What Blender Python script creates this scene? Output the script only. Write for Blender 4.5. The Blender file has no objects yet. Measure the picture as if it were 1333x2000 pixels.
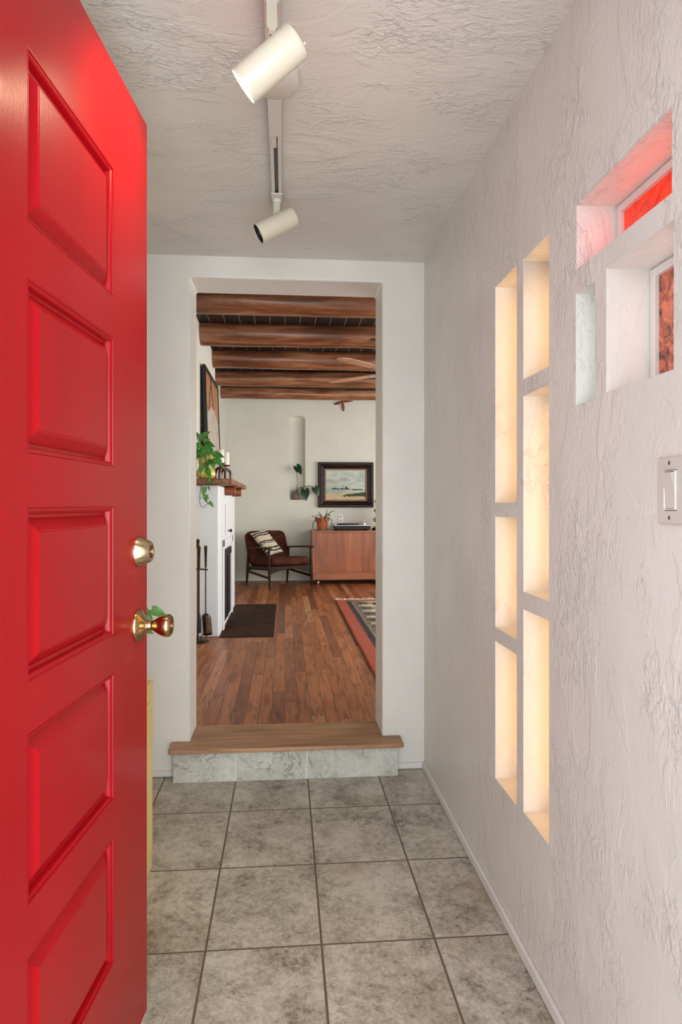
import bpy, bmesh, math, random
from mathutils import Vector, Matrix, noise as mnoise

random.seed(7)
scene = bpy.context.scene
COL = scene.collection
R = math.radians

# ------------------------------------------------------------------ camera, world, light, exposure
cam_data = bpy.data.cameras.new('camera')
cam_data.sensor_width = 36.0
cam_data.lens = 1300.0 / 2000.0 * 36.0
cam_data.shift_y = -15.0 / 2000.0
cam_data.clip_start = 0.02
cam = bpy.data.objects.new('camera', cam_data)
COL.objects.link(cam)
cam.location = (0, 0, 1.2)
cam.rotation_euler = (R(90), 0, -math.atan(109.5 / 1300.0))
scene.camera = cam

scene.view_settings.view_transform = 'Standard'
scene.view_settings.look = 'None'
scene.view_settings.exposure = 0.03
scene.view_settings.gamma = 1.0
scene.view_settings.use_curve_mapping = False

world = bpy.data.worlds.new('sky')
scene.world = world
world.use_nodes = True
bgn = world.node_tree.nodes['Background']
bgn.inputs['Color'].default_value = (0.86, 0.94, 1.0, 1)
bgn.inputs['Strength'].default_value = 3.4


def area(name, loc, rot, sx, sy, power, color):
    l = bpy.data.lights.new(name, 'AREA')
    l.shape = 'RECTANGLE'
    l.size, l.size_y = sx, sy
    l.energy = power
    l.color = color
    o = bpy.data.objects.new(name, l)
    o.location = loc
    o.rotation_euler = rot
    COL.objects.link(o)
    return o


# daylight that falls in through the open front door, and through the living room's windows on its right
area('porch_daylight', (0.28, -2.0, 0.95), (R(96), 0, 0), 1.5, 2.0, 76, (0.89, 0.965, 1.0))
area('living_window_daylight', (3.05, 6.4, 1.45), (R(90), 0, R(90)), 3.6, 1.6, 108, (1.0, 0.98, 0.94))
area('living_front_daylight', (2.2, 3.4, 1.45), (R(90), 0, R(0)), 1.5, 1.5, 50, (1.0, 0.98, 0.95))


# daylight tinted by the stained glass, leaving each pane towards the hall
area('red_glass_daylight', (0.72, 1.218, 1.779), (R(90), 0, R(90)), 0.31, 0.10, 0.12, (1.0, 0.13, 0.07))
area('brown_glass_daylight', (0.72, 1.149, 1.542), (R(90), 0, R(90)), 0.18, 0.20, 0.10, (1.0, 0.76, 0.66))


# ------------------------------------------------------------------ node helpers
def lin(c):
    out = []
    for v in c:
        v = v / 255.0
        out.append(v / 12.92 if v <= 0.04045 else ((v + 0.055) / 1.055) ** 2.4)
    return (*out, 1.0)


class NT:
    def __init__(self, name):
        self.mat = bpy.data.materials.new(name)
        self.mat.use_nodes = True
        self.t = self.mat.node_tree
        self.t.nodes.clear()
        self.out = self.n('ShaderNodeOutputMaterial')
        self.bs = self.n('ShaderNodeBsdfPrincipled')
        self.l(self.bs.outputs[0], self.out.inputs[0])

    def n(self, typ, **kw):
        nd = self.t.nodes.new(typ)
        for k, v in kw.items():
            setattr(nd, k, v)
        return nd

    def l(self, a, b):
        self.t.links.new(a, b)

    def put(self, sock, v):
        if isinstance(v, bpy.types.NodeSocket):
            self.l(v, sock)
        else:
            sock.default_value = v

    def co(self, scale=(1, 1, 1), loc=(0, 0, 0), rot=(0, 0, 0), kind='Object'):
        tc = self.n('ShaderNodeTexCoord')
        mp = self.n('ShaderNodeMapping')
        mp.inputs['Scale'].default_value = scale
        mp.inputs['Location'].default_value = loc
        mp.inputs['Rotation'].default_value = rot
        self.l(tc.outputs[kind], mp.inputs[0])
        return mp.outputs[0]

    def noise(self, vec, scale=5, detail=4, rough=0.5, dist=0, w=None):
        nd = self.n('ShaderNodeTexNoise')
        if w is not None:
            nd.noise_dimensions = '4D'
            self.put(nd.inputs['W'], w)
        self.l(vec, nd.inputs['Vector'])
        nd.inputs['Scale'].default_value = scale
        nd.inputs['Detail'].default_value = detail
        nd.inputs['Roughness'].default_value = rough
        nd.inputs['Distortion'].default_value = dist
        return nd.outputs[0]

    def math(self, op, a, b=0.0, c=0.0, clamp=False):
        nd = self.n('ShaderNodeMath', operation=op, use_clamp=clamp)
        self.put(nd.inputs[0], a)
        self.put(nd.inputs[1], b)
        self.put(nd.inputs[2], c)
        return nd.outputs[0]

    def smooth(self, v, lo, hi):
        nd = self.n('ShaderNodeMapRange', interpolation_type='SMOOTHSTEP')
        self.put(nd.inputs[0], v)
        nd.inputs[1].default_value = lo
        nd.inputs[2].default_value = hi
        return nd.outputs[0]

    def ramp(self, v, stops):
        nd = self.n('ShaderNodeValToRGB')
        el = nd.color_ramp.elements
        while len(el) < len(stops):
            el.new(0.5)
        for e, (p, c) in zip(el, stops):
            e.position = p
            e.color = c
        self.put(nd.inputs[0], v)
        return nd.outputs[0]

    def mix(self, f, a, b, blend='MIX'):
        nd = self.n('ShaderNodeMix', data_type='RGBA', blend_type=blend)
        self.put(nd.inputs[0], f)
        self.put(nd.inputs[6], a)
        self.put(nd.inputs[7], b)
        return nd.outputs[2]

    def bump(self, h, strength=0.5, dist=0.01):
        nd = self.n('ShaderNodeBump')
        nd.inputs['Strength'].default_value = strength
        nd.inputs['Distance'].default_value = dist
        self.l(h, nd.inputs['Height'])
        self.l(nd.outputs[0], self.bs.inputs['Normal'])

    def set(self, **kw):
        m = {'color': 'Base Color', 'rough': 'Roughness', 'metal': 'Metallic', 'coat': 'Coat Weight',
             'coatr': 'Coat Roughness', 'spec': 'Specular IOR Level', 'sheen': 'Sheen Weight',
             'emit': 'Emission Color', 'estr': 'Emission Strength', 'trans': 'Transmission Weight', 'sss': 'Subsurface Weight'}
        for k, v in kw.items():
            self.put(self.bs.inputs[m[k]], v)
        return self.mat


def plain(name, rgb, rough=0.5, metal=0.0, coat=0.0, var=0.12, vs=6, bump=0.0, bs=60, stretch=(1, 1, 1), spec=0.5):
    t = NT(name)
    c = lin(rgb)
    v = t.co(stretch)
    dark = tuple(x * (1 - var * 1.6) for x in c[:3]) + (1,)
    lite = tuple(min(1, x * (1 + var)) for x in c[:3]) + (1,)
    t.set(color=t.ramp(t.noise(v, vs, 5, 0.6), [(0.3, dark), (0.7, lite)]), rough=rough, metal=metal, coat=coat, spec=spec)
    if bump:
        t.bump(t.noise(v, bs, 4, 0.6), bump, 0.004)
    return t.mat


def plaster(name, rgb, stretch=(1, 1, 1), strength=0.6, rough=0.42, soft=1.0):
    t = NT(name)
    v = t.co(stretch)
    n1 = t.noise(v, 4.5 * soft, 6, 0.58, 0.8)
    n2 = t.noise(v, 24 * soft, 6, 0.6, 0.9)
    n3 = t.noise(v, 75 * soft, 3, 0.55, 0.4)
    mask = t.smooth(t.noise(v, 3.2 * soft, 4, 0.55, 0.5), 0.44, 0.64)
    s1 = t.smooth(n1, 0.50, 0.545)
    s2 = t.math('MULTIPLY', t.smooth(n2, 0.50, 0.60), mask)
    s3 = t.math('MULTIPLY', t.smooth(n3, 0.45, 0.65), t.math('ADD', t.math('MULTIPLY', mask, 0.8), 0.2))
    h = t.math('ADD', t.math('MULTIPLY', s1, 0.16), t.math('MULTIPLY', s2, 0.5))
    h = t.math('ADD', h, t.math('MULTIPLY', s3, 0.22))
    h = t.math('ADD', h, t.math('MULTIPLY', n1, 0.8))
    c = lin(rgb)
    c2 = tuple(x * 0.93 for x in c[:3]) + (1,)
    t.set(color=t.ramp(t.noise(v, 3, 4, 0.6), [(0.35, c2), (0.65, c)]), rough=rough, spec=0.5)
    t.bump(h, strength, 0.006)
    return t.mat


def wood(name, dark, mid, lite, along='X', rough=0.4, scale=1.0, coat=0.0, bump=0.15, knots=False, spec=0.5):
    t = NT(name)
    st = {'X': (0.09, 1, 1), 'Y': (1, 0.09, 1), 'Z': (1, 1, 0.09)}[along]
    v = t.co(st)
    f = t.noise(v, 22 * scale, 6, 0.62, 0.7)
    g = t.noise(t.co((1, 1, 1)), 2.6, 3, 0.5)
    f2 = t.math('ADD', t.math('MULTIPLY', f, 0.75), t.math('MULTIPLY', g, 0.25))
    c = t.ramp(f2, [(0.32, lin(dark)), (0.5, lin(mid)), (0.68, lin(lite))])
    if knots:
        vo = t.n('ShaderNodeTexVoronoi')
        t.l(t.co((1.1, 3.0, 3.0)), vo.inputs['Vector'])
        vo.inputs['Scale'].default_value = 1.7
        k = t.smooth(vo.outputs['Distance'], 0.03, 0.10)
        c = t.mix(k, lin((22, 12, 8)), c)
    t.set(color=c, rough=rough, coat=coat, coatr=0.2, spec=spec)
    if bump:
        t.bump(f, bump, 0.003)
    return t.mat


def attr_mat(name, rough=0.8, bump=0.0, bs=200, coat=0.0):
    t = NT(name)
    a = t.n('ShaderNodeAttribute', attribute_name='Col')
    t.set(color=a.outputs['Color'], rough=rough, coat=coat)
    if bump:
        t.bump(t.noise(t.co(), bs, 3, 0.6), bump, 0.002)
    return t.mat


# ------------------------------------------------------------------ object helpers
def frame(origin, z, x=None):
    z = Vector(z).normalized()
    x = Vector(x) if x is not None else (Vector((1, 0, 0)) if abs(z.x) < 0.9 else Vector((0, 1, 0)))
    y = z.cross(x).normalized()
    x = y.cross(z).normalized()
    m = Matrix((x, y, z)).transposed().to_4x4()
    m.translation = Vector(origin)
    return m


class MB:
    def __init__(self):
        self.bm = bmesh.new()
        self.lay = None

    def _v(self, p, M=None):
        p = Vector(p)
        return self.bm.verts.new(M @ p if M is not None else p)

    def box(self, lo, hi, M=None):
        vs = [self._v((x, y, z), M) for x in (lo[0], hi[0]) for y in (lo[1], hi[1]) for z in (lo[2], hi[2])]
        for f in ((0, 1, 3, 2), (4, 6, 7, 5), (0, 4, 5, 1), (2, 3, 7, 6), (0, 2, 6, 4), (1, 5, 7, 3)):
            self.bm.faces.new([vs[i] for i in f])
        return self

    def lathe(self, prof, M=None, n=32, wob=None):
        rings = []
        for r, h in prof:
            if r < 1e-6:
                rings.append([self._v((0, 0, h), M)])
            else:
                rings.append([self._v((r * math.cos(2 * math.pi * i / n), r * math.sin(2 * math.pi * i / n), h), M) for i in range(n)])
        for a, b in zip(rings, rings[1:]):
            if len(a) == 1 and len(b) == 1:
                continue
            for i in range(n):
                j = (i + 1) % n
                if len(a) == 1:
                    self.bm.faces.new((a[0], b[j], b[i]))
                elif len(b) == 1:
                    self.bm.faces.new((a[i], a[j], b[0]))
                else:
                    self.bm.faces.new((a[i], a[j], b[j], b[i]))
        for ring, flip in ((rings[0], True), (rings[-1], False)):
            if len(ring) > 1:
                self.bm.faces.new(ring[::-1] if flip else ring)
        return self

    def tube(self, pts, r, n=10, sq=(1, 1), jitter=0.0, seed=0):
        pts = [Vector(p) for p in pts]
        rs = r if isinstance(r, (list, tuple)) else [r] * len(pts)
        rings = []
        prev = None
        for i, p in enumerate(pts):
            d = (pts[min(i + 1, len(pts) - 1)] - pts[max(i - 1, 0)]).normalized()
            if prev is None:
                up = Vector((0, 0, 1)) if abs(d.z) < 0.9 else Vector((1, 0, 0))
                x = up.cross(d).normalized()
            else:
                x = (prev - d * prev.dot(d)).normalized()
            prev = x
            y = d.cross(x)
            ring = []
            for k in range(n):
                a = 2 * math.pi * k / n
                rr = rs[i]
                if jitter:
                    rr *= 1 + jitter * mnoise.noise(Vector((p.x * 2.2 + seed, math.cos(a) * 1.2 + p.y, math.sin(a) * 1.2 + seed)))
                ring.append(self._v(p + x * (math.cos(a) * rr * sq[0]) + y * (math.sin(a) * rr * sq[1])))
            rings.append(ring)
        for a, b in zip(rings, rings[1:]):
            for k in range(n):
                j = (k + 1) % n
                self.bm.faces.new((a[k], a[j], b[j], b[k]))
        self.bm.faces.new(rings[0][::-1])
        self.bm.faces.new(rings[-1])
        return self

    def prism(self, poly, h0, h1, M=None):
        a = [self._v((x, y, h0), M) for x, y in poly]
        b = [self._v((x, y, h1), M) for x, y in poly]
        n = len(poly)
        self.bm.faces.new(a[::-1])
        self.bm.faces.new(b)
        for i in range(n):
            j = (i + 1) % n
            self.bm.faces.new((a[i], a[j], b[j], b[i]))
        return self

    def cells(self, A, B, holes, t0, t1, f):
        """Slab over the grid A x B between depths t0 and t1 with rectangular holes; f maps (a, b, t) to a point."""
        A = sorted(set(A + [h[0] for h in holes] + [h[1] for h in holes]))
        B = sorted(set(B + [h[2] for h in holes] + [h[3] for h in holes]))
        vv = {}

        def V(i, j, k):
            if (i, j, k) not in vv:
                vv[(i, j, k)] = self._v(f(A[i], B[j], (t0, t1)[k]))
            return vv[(i, j, k)]

        def solid(i, j):
            if not (0 <= i < len(A) - 1 and 0 <= j < len(B) - 1):
                return False
            a, b = (A[i] + A[i + 1]) / 2, (B[j] + B[j + 1]) / 2
            return not any(h[0] < a < h[1] and h[2] < b < h[3] for h in holes)
        for i in range(len(A) - 1):
            for j in range(len(B) - 1):
                if not solid(i, j):
                    continue
                q = ((i, j), (i + 1, j), (i + 1, j + 1), (i, j + 1))
                self.bm.faces.new([V(*p, 0) for p in q][::-1])
                self.bm.faces.new([V(*p, 1) for p in q])
                for (di, dj), (p, r) in (((0, -1), (q[0], q[1])), ((1, 0), (q[1], q[2])), ((0, 1), (q[2], q[3])), ((-1, 0), (q[3], q[0]))):
                    if not solid(i + di, j + dj):
                        self.bm.faces.new((V(*p, 0), V(*r, 0), V(*r, 1), V(*p, 1)))
        return self

    def grid(self, nu, nv, pos, colf=None):
        """Sheet of nu x nv faces; pos(u, v) gives points, colf(u, v) one colour a face."""
        if colf and self.lay is None:
            self.lay = self.bm.loops.layers.float_color.new('Col')
        V = [[self._v(pos(i / nu, j / nv)) for j in range(nv + 1)] for i in range(nu + 1)]
        for i in range(nu):
            for j in range(nv):
                fc = self.bm.faces.new((V[i][j], V[i + 1][j], V[i + 1][j + 1], V[i][j + 1]))
                if colf:
                    c = lin(colf((i + 0.5) / nu, (j + 0.5) / nv))
                    for lp in fc.loops:
                        lp[self.lay] = c
        return self

    def leaf(self, base, d, up, size, wid=0.8, heart=0.12, droop=0.25):
        d = Vector(d).normalized()
        up = Vector(up)
        s = d.cross(up).normalized()
        up = s.cross(d).normalized()
        base = Vector(base)
        prof = [(-heart, 0.20), (-heart * 0.6, 0.40), (0.06, 0.50), (0.25, 0.49), (0.45, 0.40), (0.65, 0.27), (0.85, 0.11), (1.0, 0.0)]
        rows = []
        for i, (t, w) in enumerate(prof):
            tt = max(t, 0)
            mid = base + d * (max(t, 0.0) * size) - up * (droop * size * tt * tt)
            e = base + d * (t * size) - up * (droop * size * tt * tt) + up * (0.10 * size * (w * 2))
            rows.append((self._v(e - s * (w * wid * size)), self._v(mid), self._v(e + s * (w * wid * size))))
        for a, b in zip(rows, rows[1:]):
            for k in (0, 1):
                try:
                    self.bm.faces.new((a[k], a[k + 1], b[k + 1], b[k]))
                except ValueError:
                    pass
        return self

    def build(self, name, mat, parent=None, bevel=0.0, seg=2, smooth=35, world=True, solid=0.0, sub=0):
        bm = self.bm
        bmesh.ops.recalc_face_normals(bm, faces=bm.faces)
        me = bpy.data.meshes.new(name)
        bm.to_mesh(me)
        bm.free()
        me.materials.append(mat)
        if smooth:
            me.shade_smooth()
            me.set_sharp_from_angle(angle=R(smooth))
        o = bpy.data.objects.new(name, me)
        COL.objects.link(o)
        if parent is not None:
            o.parent = parent
            if world:
                o.matrix_parent_inverse = world_of(parent).inverted()
        if solid:
            md = o.modifiers.new('solid', 'SOLIDIFY')
            md.thickness = solid
            md.offset = 0
        if bevel:
            md = o.modifiers.new('bevel', 'BEVEL')
            md.width = bevel
            md.segments = seg
            md.limit_method = 'ANGLE'
            md.angle_limit = R(40)
            md.harden_normals = True
        if sub:
            md = o.modifiers.new('sub', 'SUBSURF')
            md.levels = md.render_levels = sub
        return o


def world_of(o):
    m = o.matrix_basis.copy()
    while o.parent is not None:
        m = o.parent.matrix_basis @ o.matrix_parent_inverse @ m if False else world_of(o.parent) @ o.matrix_parent_inverse @ m
        break
    return m


def tag(o, label, cat, group=None, kind=None):
    if label:
        o['label'] = label
    if cat:
        o['category'] = cat
    if group:
        o['group'] = group
    if kind:
        o['kind'] = kind
    return o


def thing(name, loc, label, cat, rz=0.0, group=None, kind=None):
    o = bpy.data.objects.new(name, None)
    o.empty_display_size = 0.1
    o.location = loc
    o.rotation_euler = (0, 0, rz)
    COL.objects.link(o)
    return tag(o, label, cat, group, kind)


def struct(o):
    o['kind'] = 'structure'
    return o


# ------------------------------------------------------------------ materials
m_wall = plaster('white_plaster', (226, 223, 217), (1.0, 1.0, 0.6), 0.62, 0.33, 1.45)
m_back = plaster('white_plaster_smoother', (232, 229, 222), (1.1, 1.1, 0.8), 0.22)
m_ceil = plaster('troweled_ceiling_plaster', (222, 217, 208), (0.6, 1.0, 1.0), 0.8, 0.36, 1.3)
m_far = plaster('pale_living_room_plaster', (218, 217, 205), (0.8, 0.8, 0.6), 0.18, 0.6)
m_fire = plaster('painted_fireplace_plaster', (226, 230, 234), (1, 1, 0.5), 0.12, 0.5)
m_trim = plain('white_trim_paint', (228, 225, 220), 0.4, var=0.03)


def tile_mat(name, width, height, ox, oy, swap=False, dark=(92, 82, 68), mid=(164, 157, 142), lite=(204, 198, 184), mortar=(104, 92, 80), ms=0.0035):
    t = NT(name)
    rot = (R(90), 0, 0) if swap else (0, 0, 0)
    v = t.co((1, 1, 1), (-ox, -oy, 0), (0, 0, 0))
    if swap:
        sx = t.n('ShaderNodeSeparateXYZ')
        t.l(v, sx.inputs[0])
        cx = t.n('ShaderNodeCombineXYZ')
        t.l(sx.outputs[0], cx.inputs[0])
        t.l(sx.outputs[2], cx.inputs[1])
        bv = cx.outputs[0]
    else:
        bv = v
    b = t.n('ShaderNodeTexBrick', offset=0.0, squash=1.0)
    t.l(bv, b.inputs['Vector'])
    b.inputs['Color1'].default_value = (0, 0, 0, 1)
    b.inputs['Color2'].default_value = (1, 1, 1, 1)
    b.inputs['Scale'].default_value = 1.0
    b.inputs['Brick Width'].default_value = width
    b.inputs['Row Height'].default_value = height
    b.inputs['Mortar Size'].default_value = ms
    b.inputs['Mortar Smooth'].default_value = 0.25
    w = t.math('MULTIPLY', b.outputs['Color'], 7.0)
    o = t.co()
    n1 = t.noise(o, 6.5, 9, 0.68, 0.6, w)
    n2 = t.noise(o, 42, 8, 0.75, 0.7, w)
    n3 = t.noise(o, 110, 3, 0.6)
    f = t.math('ADD', t.math('MULTIPLY', n1, 0.52), t.math('MULTIPLY', n2, 0.48))
    f = t.math('ADD', t.math('MULTIPLY', f, 0.85), t.math('MULTIPLY', n3, 0.15))
    c = t.ramp(f, [(0.38, lin(dark)), (0.465, lin(mid)), (0.56, lin(lite))])
    warm = t.mix(t.smooth(t.noise(o, 3.1, 4, 0.5, 0, w), 0.5, 0.72), c, lin((150, 124, 96)), 'MIX')
    c = t.mix(0.35, c, warm)
    vein = t.math('ABSOLUTE', t.math('SUBTRACT', t.noise(o, 4.2, 7, 0.65, 1.2, w), 0.5))
    vm = t.math('MULTIPLY', t.math('SUBTRACT', 1.0, t.smooth(vein, 0.0, 0.012)), t.smooth(t.noise(o, 2.2, 2), 0.52, 0.62))
    c = t.mix(t.math('MULTIPLY', vm, 0.65), c, lin((70, 62, 52)))
    c = t.mix(b.outputs['Fac'], c, lin(mortar))
    t.set(color=c, rough=t.math('ADD', 0.36, t.math('MULTIPLY', n2, 0.2)), spec=0.4)
    h = t.math('SUBTRACT', t.math('MULTIPLY', n2, 0.3), t.math('MULTIPLY', b.outputs['Fac'], 1.0))
    t.bump(h, 0.5, 0.003)
    return t.mat


m_tile = tile_mat('mottled_stone_tile', 0.3126, 0.407, 0.0996 - 3.126, 2.219 - 4.07)
m_riser = tile_mat('pale_riser_tile', 0.3085, 1.0, 0.0963 - 3.085, -0.5, True, dark=(150, 146, 134), mid=(186, 184, 174), lite=(208, 207, 199), mortar=(214, 211, 202))


def plank_mat():
    t = NT('worn_strip_floor')
    tc = t.n('ShaderNodeTexCoord')
    sx = t.n('ShaderNodeSeparateXYZ')
    t.l(tc.outputs['Object'], sx.inputs[0])
    W, L = 0.066, 1.7
    xi = t.math('DIVIDE', sx.outputs[0], W)
    ix = t.math('FLOOR', xi)
    wn = t.n('ShaderNodeTexWhiteNoise', noise_dimensions='1D')
    t.l(ix, wn.inputs['W'])
    yo = t.math('ADD', t.math('DIVIDE', sx.outputs[1], L), t.math('MULTIPLY', wn.outputs['Value'], 17.0))
    iy = t.math('FLOOR', yo)
    cb = t.n('ShaderNodeCombineXYZ')
    t.l(ix, cb.inputs[0])
    t.l(iy, cb.inputs[1])
    w2 = t.n('ShaderNodeTexWhiteNoise', noise_dimensions='2D')
    t.l(cb.outputs[0], w2.inputs['Vector'])
    rnd = w2.outputs['Value']
    v = t.co((1, 0.07, 1))
    g = t.noise(v, 38, 7, 0.65, 1.2, t.math('MULTIPLY', rnd, 9.0))
    g2 = t.noise(t.co((1, 0.25, 1)), 9, 4, 0.6, 0.5, t.math('MULTIPLY', rnd, 9.0))
    base = t.ramp(rnd, [(0.0, lin((112, 62, 36))), (0.25, lin((158, 92, 52))), (0.8, lin((178, 108, 64))), (1.0, lin((198, 144, 96)))])
    c = t.mix(t.smooth(g, 0.36, 0.54), t.mix(0.55, base, lin((58, 29, 16))), base)
    c = t.mix(t.math('MULTIPLY', t.smooth(g2, 0.5, 0.75), 0.5), c, lin((70, 36, 22)))
    fx = t.math('FRACT', xi)
    fy = t.math('FRACT', yo)
    ex = t.math('LESS_THAN', t.math('MINIMUM', fx, t.math('SUBTRACT', 1.0, fx)), 0.022)
    ey = t.math('LESS_THAN', t.math('MINIMUM', fy, t.math('SUBTRACT', 1.0, fy)), 0.0018)
    e = t.math('MAXIMUM', ex, ey)
    c = t.mix(t.math('MULTIPLY', e, 0.75), c, lin((34, 16, 9)))
    t.set(color=c, rough=t.math('ADD', 0.22, t.math('MULTIPLY', g2, 0.3)), spec=0.3)
    t.bump(t.math('SUBTRACT', t.math('MULTIPLY', g, 0.3), e), 0.25, 0.002)
    return t.mat


m_plank = plank_mat()
m_log = wood('stained_log', (46, 27, 17), (126, 78, 52), (178, 124, 90), 'X', 0.32, 0.8, 0.15, 0.3, True)
m_tread = wood('worn_pine_tread', (118, 84, 58), (168, 124, 90), (190, 148, 112), 'X', 0.5, 1.4, 0, 0.15)
m_mantel = wood('mantel_plank', (72, 40, 24), (132, 84, 54), (158, 112, 80), 'Y', 0.5, 1.3)
m_corbel = wood('corbel_log', (60, 28, 14), (136, 72, 40), (170, 98, 60), 'X', 0.4, 1.3)
m_teak = wood('teak_veneer', (104, 52, 26), (152, 84, 48), (174, 102, 62), 'Z', 0.36, 0.55, 0.1, 0.05)
m_teak_h = wood('teak_edge', (116, 60, 34), (158, 90, 54), (178, 108, 68), 'X', 0.4, 1.0, 0.1, 0.05)
m_chairwood = wood('dark_walnut_frame', (20, 11, 7), (42, 24, 16), (64, 38, 26), 'Z', 0.34, 1.2, 0.0, 0.05, spec=0.2)
m_blade = wood('oak_fan_blade', (158, 112, 82), (196, 146, 112), (214, 168, 134), 'X', 0.45, 1.0, 0, 0.05)
m_cross = wood('cross_wood', (78, 34, 14), (142, 72, 32), (172, 98, 52), 'Z', 0.4, 2.0)


def door_paint():
    t = NT('glossy_red_door_paint')
    v = t.co((1, 1, 0.35))
    n = t.noise(v, 5, 5, 0.6)
    c = t.ramp(n, [(0.3, lin((150, 4, 16))), (0.7, lin((162, 6, 19)))])
    fade = t.smooth(t.noise(t.co((1, 1, 1)), 2.4, 5, 0.62, 0.8), 0.58, 0.80)
    c = t.mix(t.math('MULTIPLY', fade, 0.10), c, lin((214, 120, 120)))
    t.set(color=c, rough=t.math('ADD', 0.26, t.math('MULTIPLY', n, 0.10)), spec=0.16, coat=0.12, coatr=0.10)
    fine = t.noise(t.co((1, 1, 0.5)), 160, 3, 0.6)
    t.bump(fine, 0.22, 0.0012)
    return t.mat


m_red = door_paint()
m_brass = plain('aged_brass', (180, 156, 114), 0.2, 1.0, var=0.12, vs=30)
m_nickel = plain('satin_brass_deadbolt', (200, 180, 146), 0.2, 1.0, var=0.08, vs=20)
m_brassdark = plain('dark_brass_face', (120, 82, 46), 0.35, 1.0, var=0.1)
m_yellow = plain('pale_yellow_paint', (236, 216, 150), 0.45, var=0.05, vs=3)
m_cream = plain('cream_lamp_enamel', (206, 199, 180), 0.32, var=0.03)
m_track = plain('warm_grey_track_metal', (206, 202, 192), 0.4, 0.0, var=0.03)
m_slot = plain('track_slot_grey', (86, 88, 90), 0.5, 0.2, var=0.05)
m_black = plain('black_iron', (20, 19, 19), 0.5, 0.3, var=0.2)
m_iron = plain('antique_brass_iron', (74, 58, 44), 0.35, 0.9, var=0.25, vs=30)
m_ash = plain('hearth_slate', (58, 36, 29), 0.6, 0, var=0.3, vs=7, bump=0.2, bs=40, spec=0.06)
m_leaf = plain('pothos_green', (70, 134, 46), 0.36, 0, var=0.35, vs=28)
m_leafdark = plain('deep_green_leaf', (16, 58, 30), 0.3, 0, var=0.3, vs=20)
m_stem = plain('brown_green_stem', (66, 62, 36), 0.6)
m_yellowpot = plain('yellow_glazed_ceramic', (222, 204, 98), 0.16, 0, 0.5, var=0.15, vs=12)
m_wax = plain('ivory_wax', (238, 234, 222), 0.5, 0, var=0.03)
m_holder = plain('brown_glazed_holder', (88, 54, 36), 0.22, 0, 0.4, var=0.3, vs=25)
m_leather = plain('brown_velvet', (74, 36, 22), 0.7, 0, var=0.4, vs=9, bump=0.1, bs=90, spec=0.15)
m_terra = plain('terracotta', (176, 92, 58), 0.75, 0, var=0.2, vs=14)
m_saucer = plain('grey_saucer', (138, 146, 138), 0.5)
m_vase = plain('grey_stoneware', (122, 104, 92), 0.35, 0, 0.2, var=0.2, vs=18)
m_tan = plain('tan_ceramic', (186, 148, 100), 0.5, 0, var=0.12, vs=14)
m_plastic = plain('white_plastic', (206, 198, 192), 0.35, 0, var=0.02)
m_socket = plain('outlet_ivory', (236, 234, 228), 0.4, 0, var=0.02)
m_screw = plain('steel_screw', (140, 134, 126), 0.35, 0.9, var=0.1)
m_silver = plain('brushed_silver', (208, 208, 204), 0.3, 0.8, var=0.05)
m_frame = wood('carved_dark_frame', (12, 8, 6), (26, 17, 12), (66, 42, 26), 'X', 0.35, 2.2, 0.0, 0.4, spec=0.3)
m_liner = wood('frame_liner_wood', (70, 40, 24), (116, 72, 44), (140, 92, 60), 'X', 0.4, 2.0)
m_blackframe = plain('black_frame_paint', (18, 16, 16), 0.35, var=0.2)
m_canvas = attr_mat('oil_on_canvas', 0.6, 0.3, 260)
m_weave = attr_mat('woven_wool', 0.95, 0.5, 320)
m_cloth = attr_mat('striped_linen', 0.9, 0.4, 400)
m_fringe = plain('cream_wool_fringe', (222, 208, 186), 0.9)


def board_mat():
    t = NT('dark_ceiling_boards')
    tc = t.n('ShaderNodeTexCoord')
    sx = t.n('ShaderNodeSeparateXYZ')
    t.l(tc.outputs['Object'], sx.inputs[0])
    f = t.math('FRACT', t.math('DIVIDE', sx.outputs[0], 0.125))
    gap = t.math('LESS_THAN', f, 0.03)
    g = t.noise(t.co((1, 0.08, 1)), 26, 5, 0.6)
    c = t.ramp(g, [(0.35, lin((11, 7, 5))), (0.65, lin((32, 18, 12)))])
    c = t.mix(gap, c, lin((150, 130, 108)))
    t.set(color=c, rough=0.55)
    return t.mat


m_board = board_mat()


def glass(name, dark, lite, strength, scale=30):
    t = NT(name)
    v = t.co()
    n = t.noise(v, scale, 6, 0.62, 1.4)
    c = t.ramp(n, [(0.36, lin(dark)), (0.62, lin(lite))])
    t.set(color=c, rough=0.2, emit=c, estr=strength, spec=0.5)
    t.bump(n, 0.6, 0.004)
    return t.mat


g_red = glass('red_rippled_glass', (176, 22, 8), (226, 52, 14), 0.8)
g_brown = glass('brown_rippled_glass', (56, 20, 12), (176, 92, 66), 0.8)
g_amber = glass('amber_rippled_glass', (255, 182, 74), (255, 202, 106), 2.0)
g_clear = glass('frosted_clear_glass', (214, 224, 224), (238, 244, 240), 1.2)
m_glow = NT('lit_lamp')
m_glow.set(color=(1, 0.95, 0.85, 1), emit=(1.0, 0.82, 0.58, 1), estr=12.0)
m_glow = m_glow.mat
m_bulb = plain('unlit_reflector_bulb', (150, 146, 138), 0.2, 0, 0.4)
m_inside = plain('black_lamp_baffle', (26, 24, 22), 0.6)

# ------------------------------------------------------------------ the setting
FZ = 0.145            # living room floor level
BY0, BY1 = 2.985, 3.212   # the wall between hall and living room
RX = 0.631            # hall's right wall

b = MB(); b.box((-0.80, 0.45, -0.08), (RX + 0.16, BY0, 0.0))
struct(b.build('floor', m_tile))
b = MB(); b.box((-0.82, 3.1905, -0.08), (3.3, 9.40, FZ))
struct(b.build('floor', m_plank))

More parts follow.
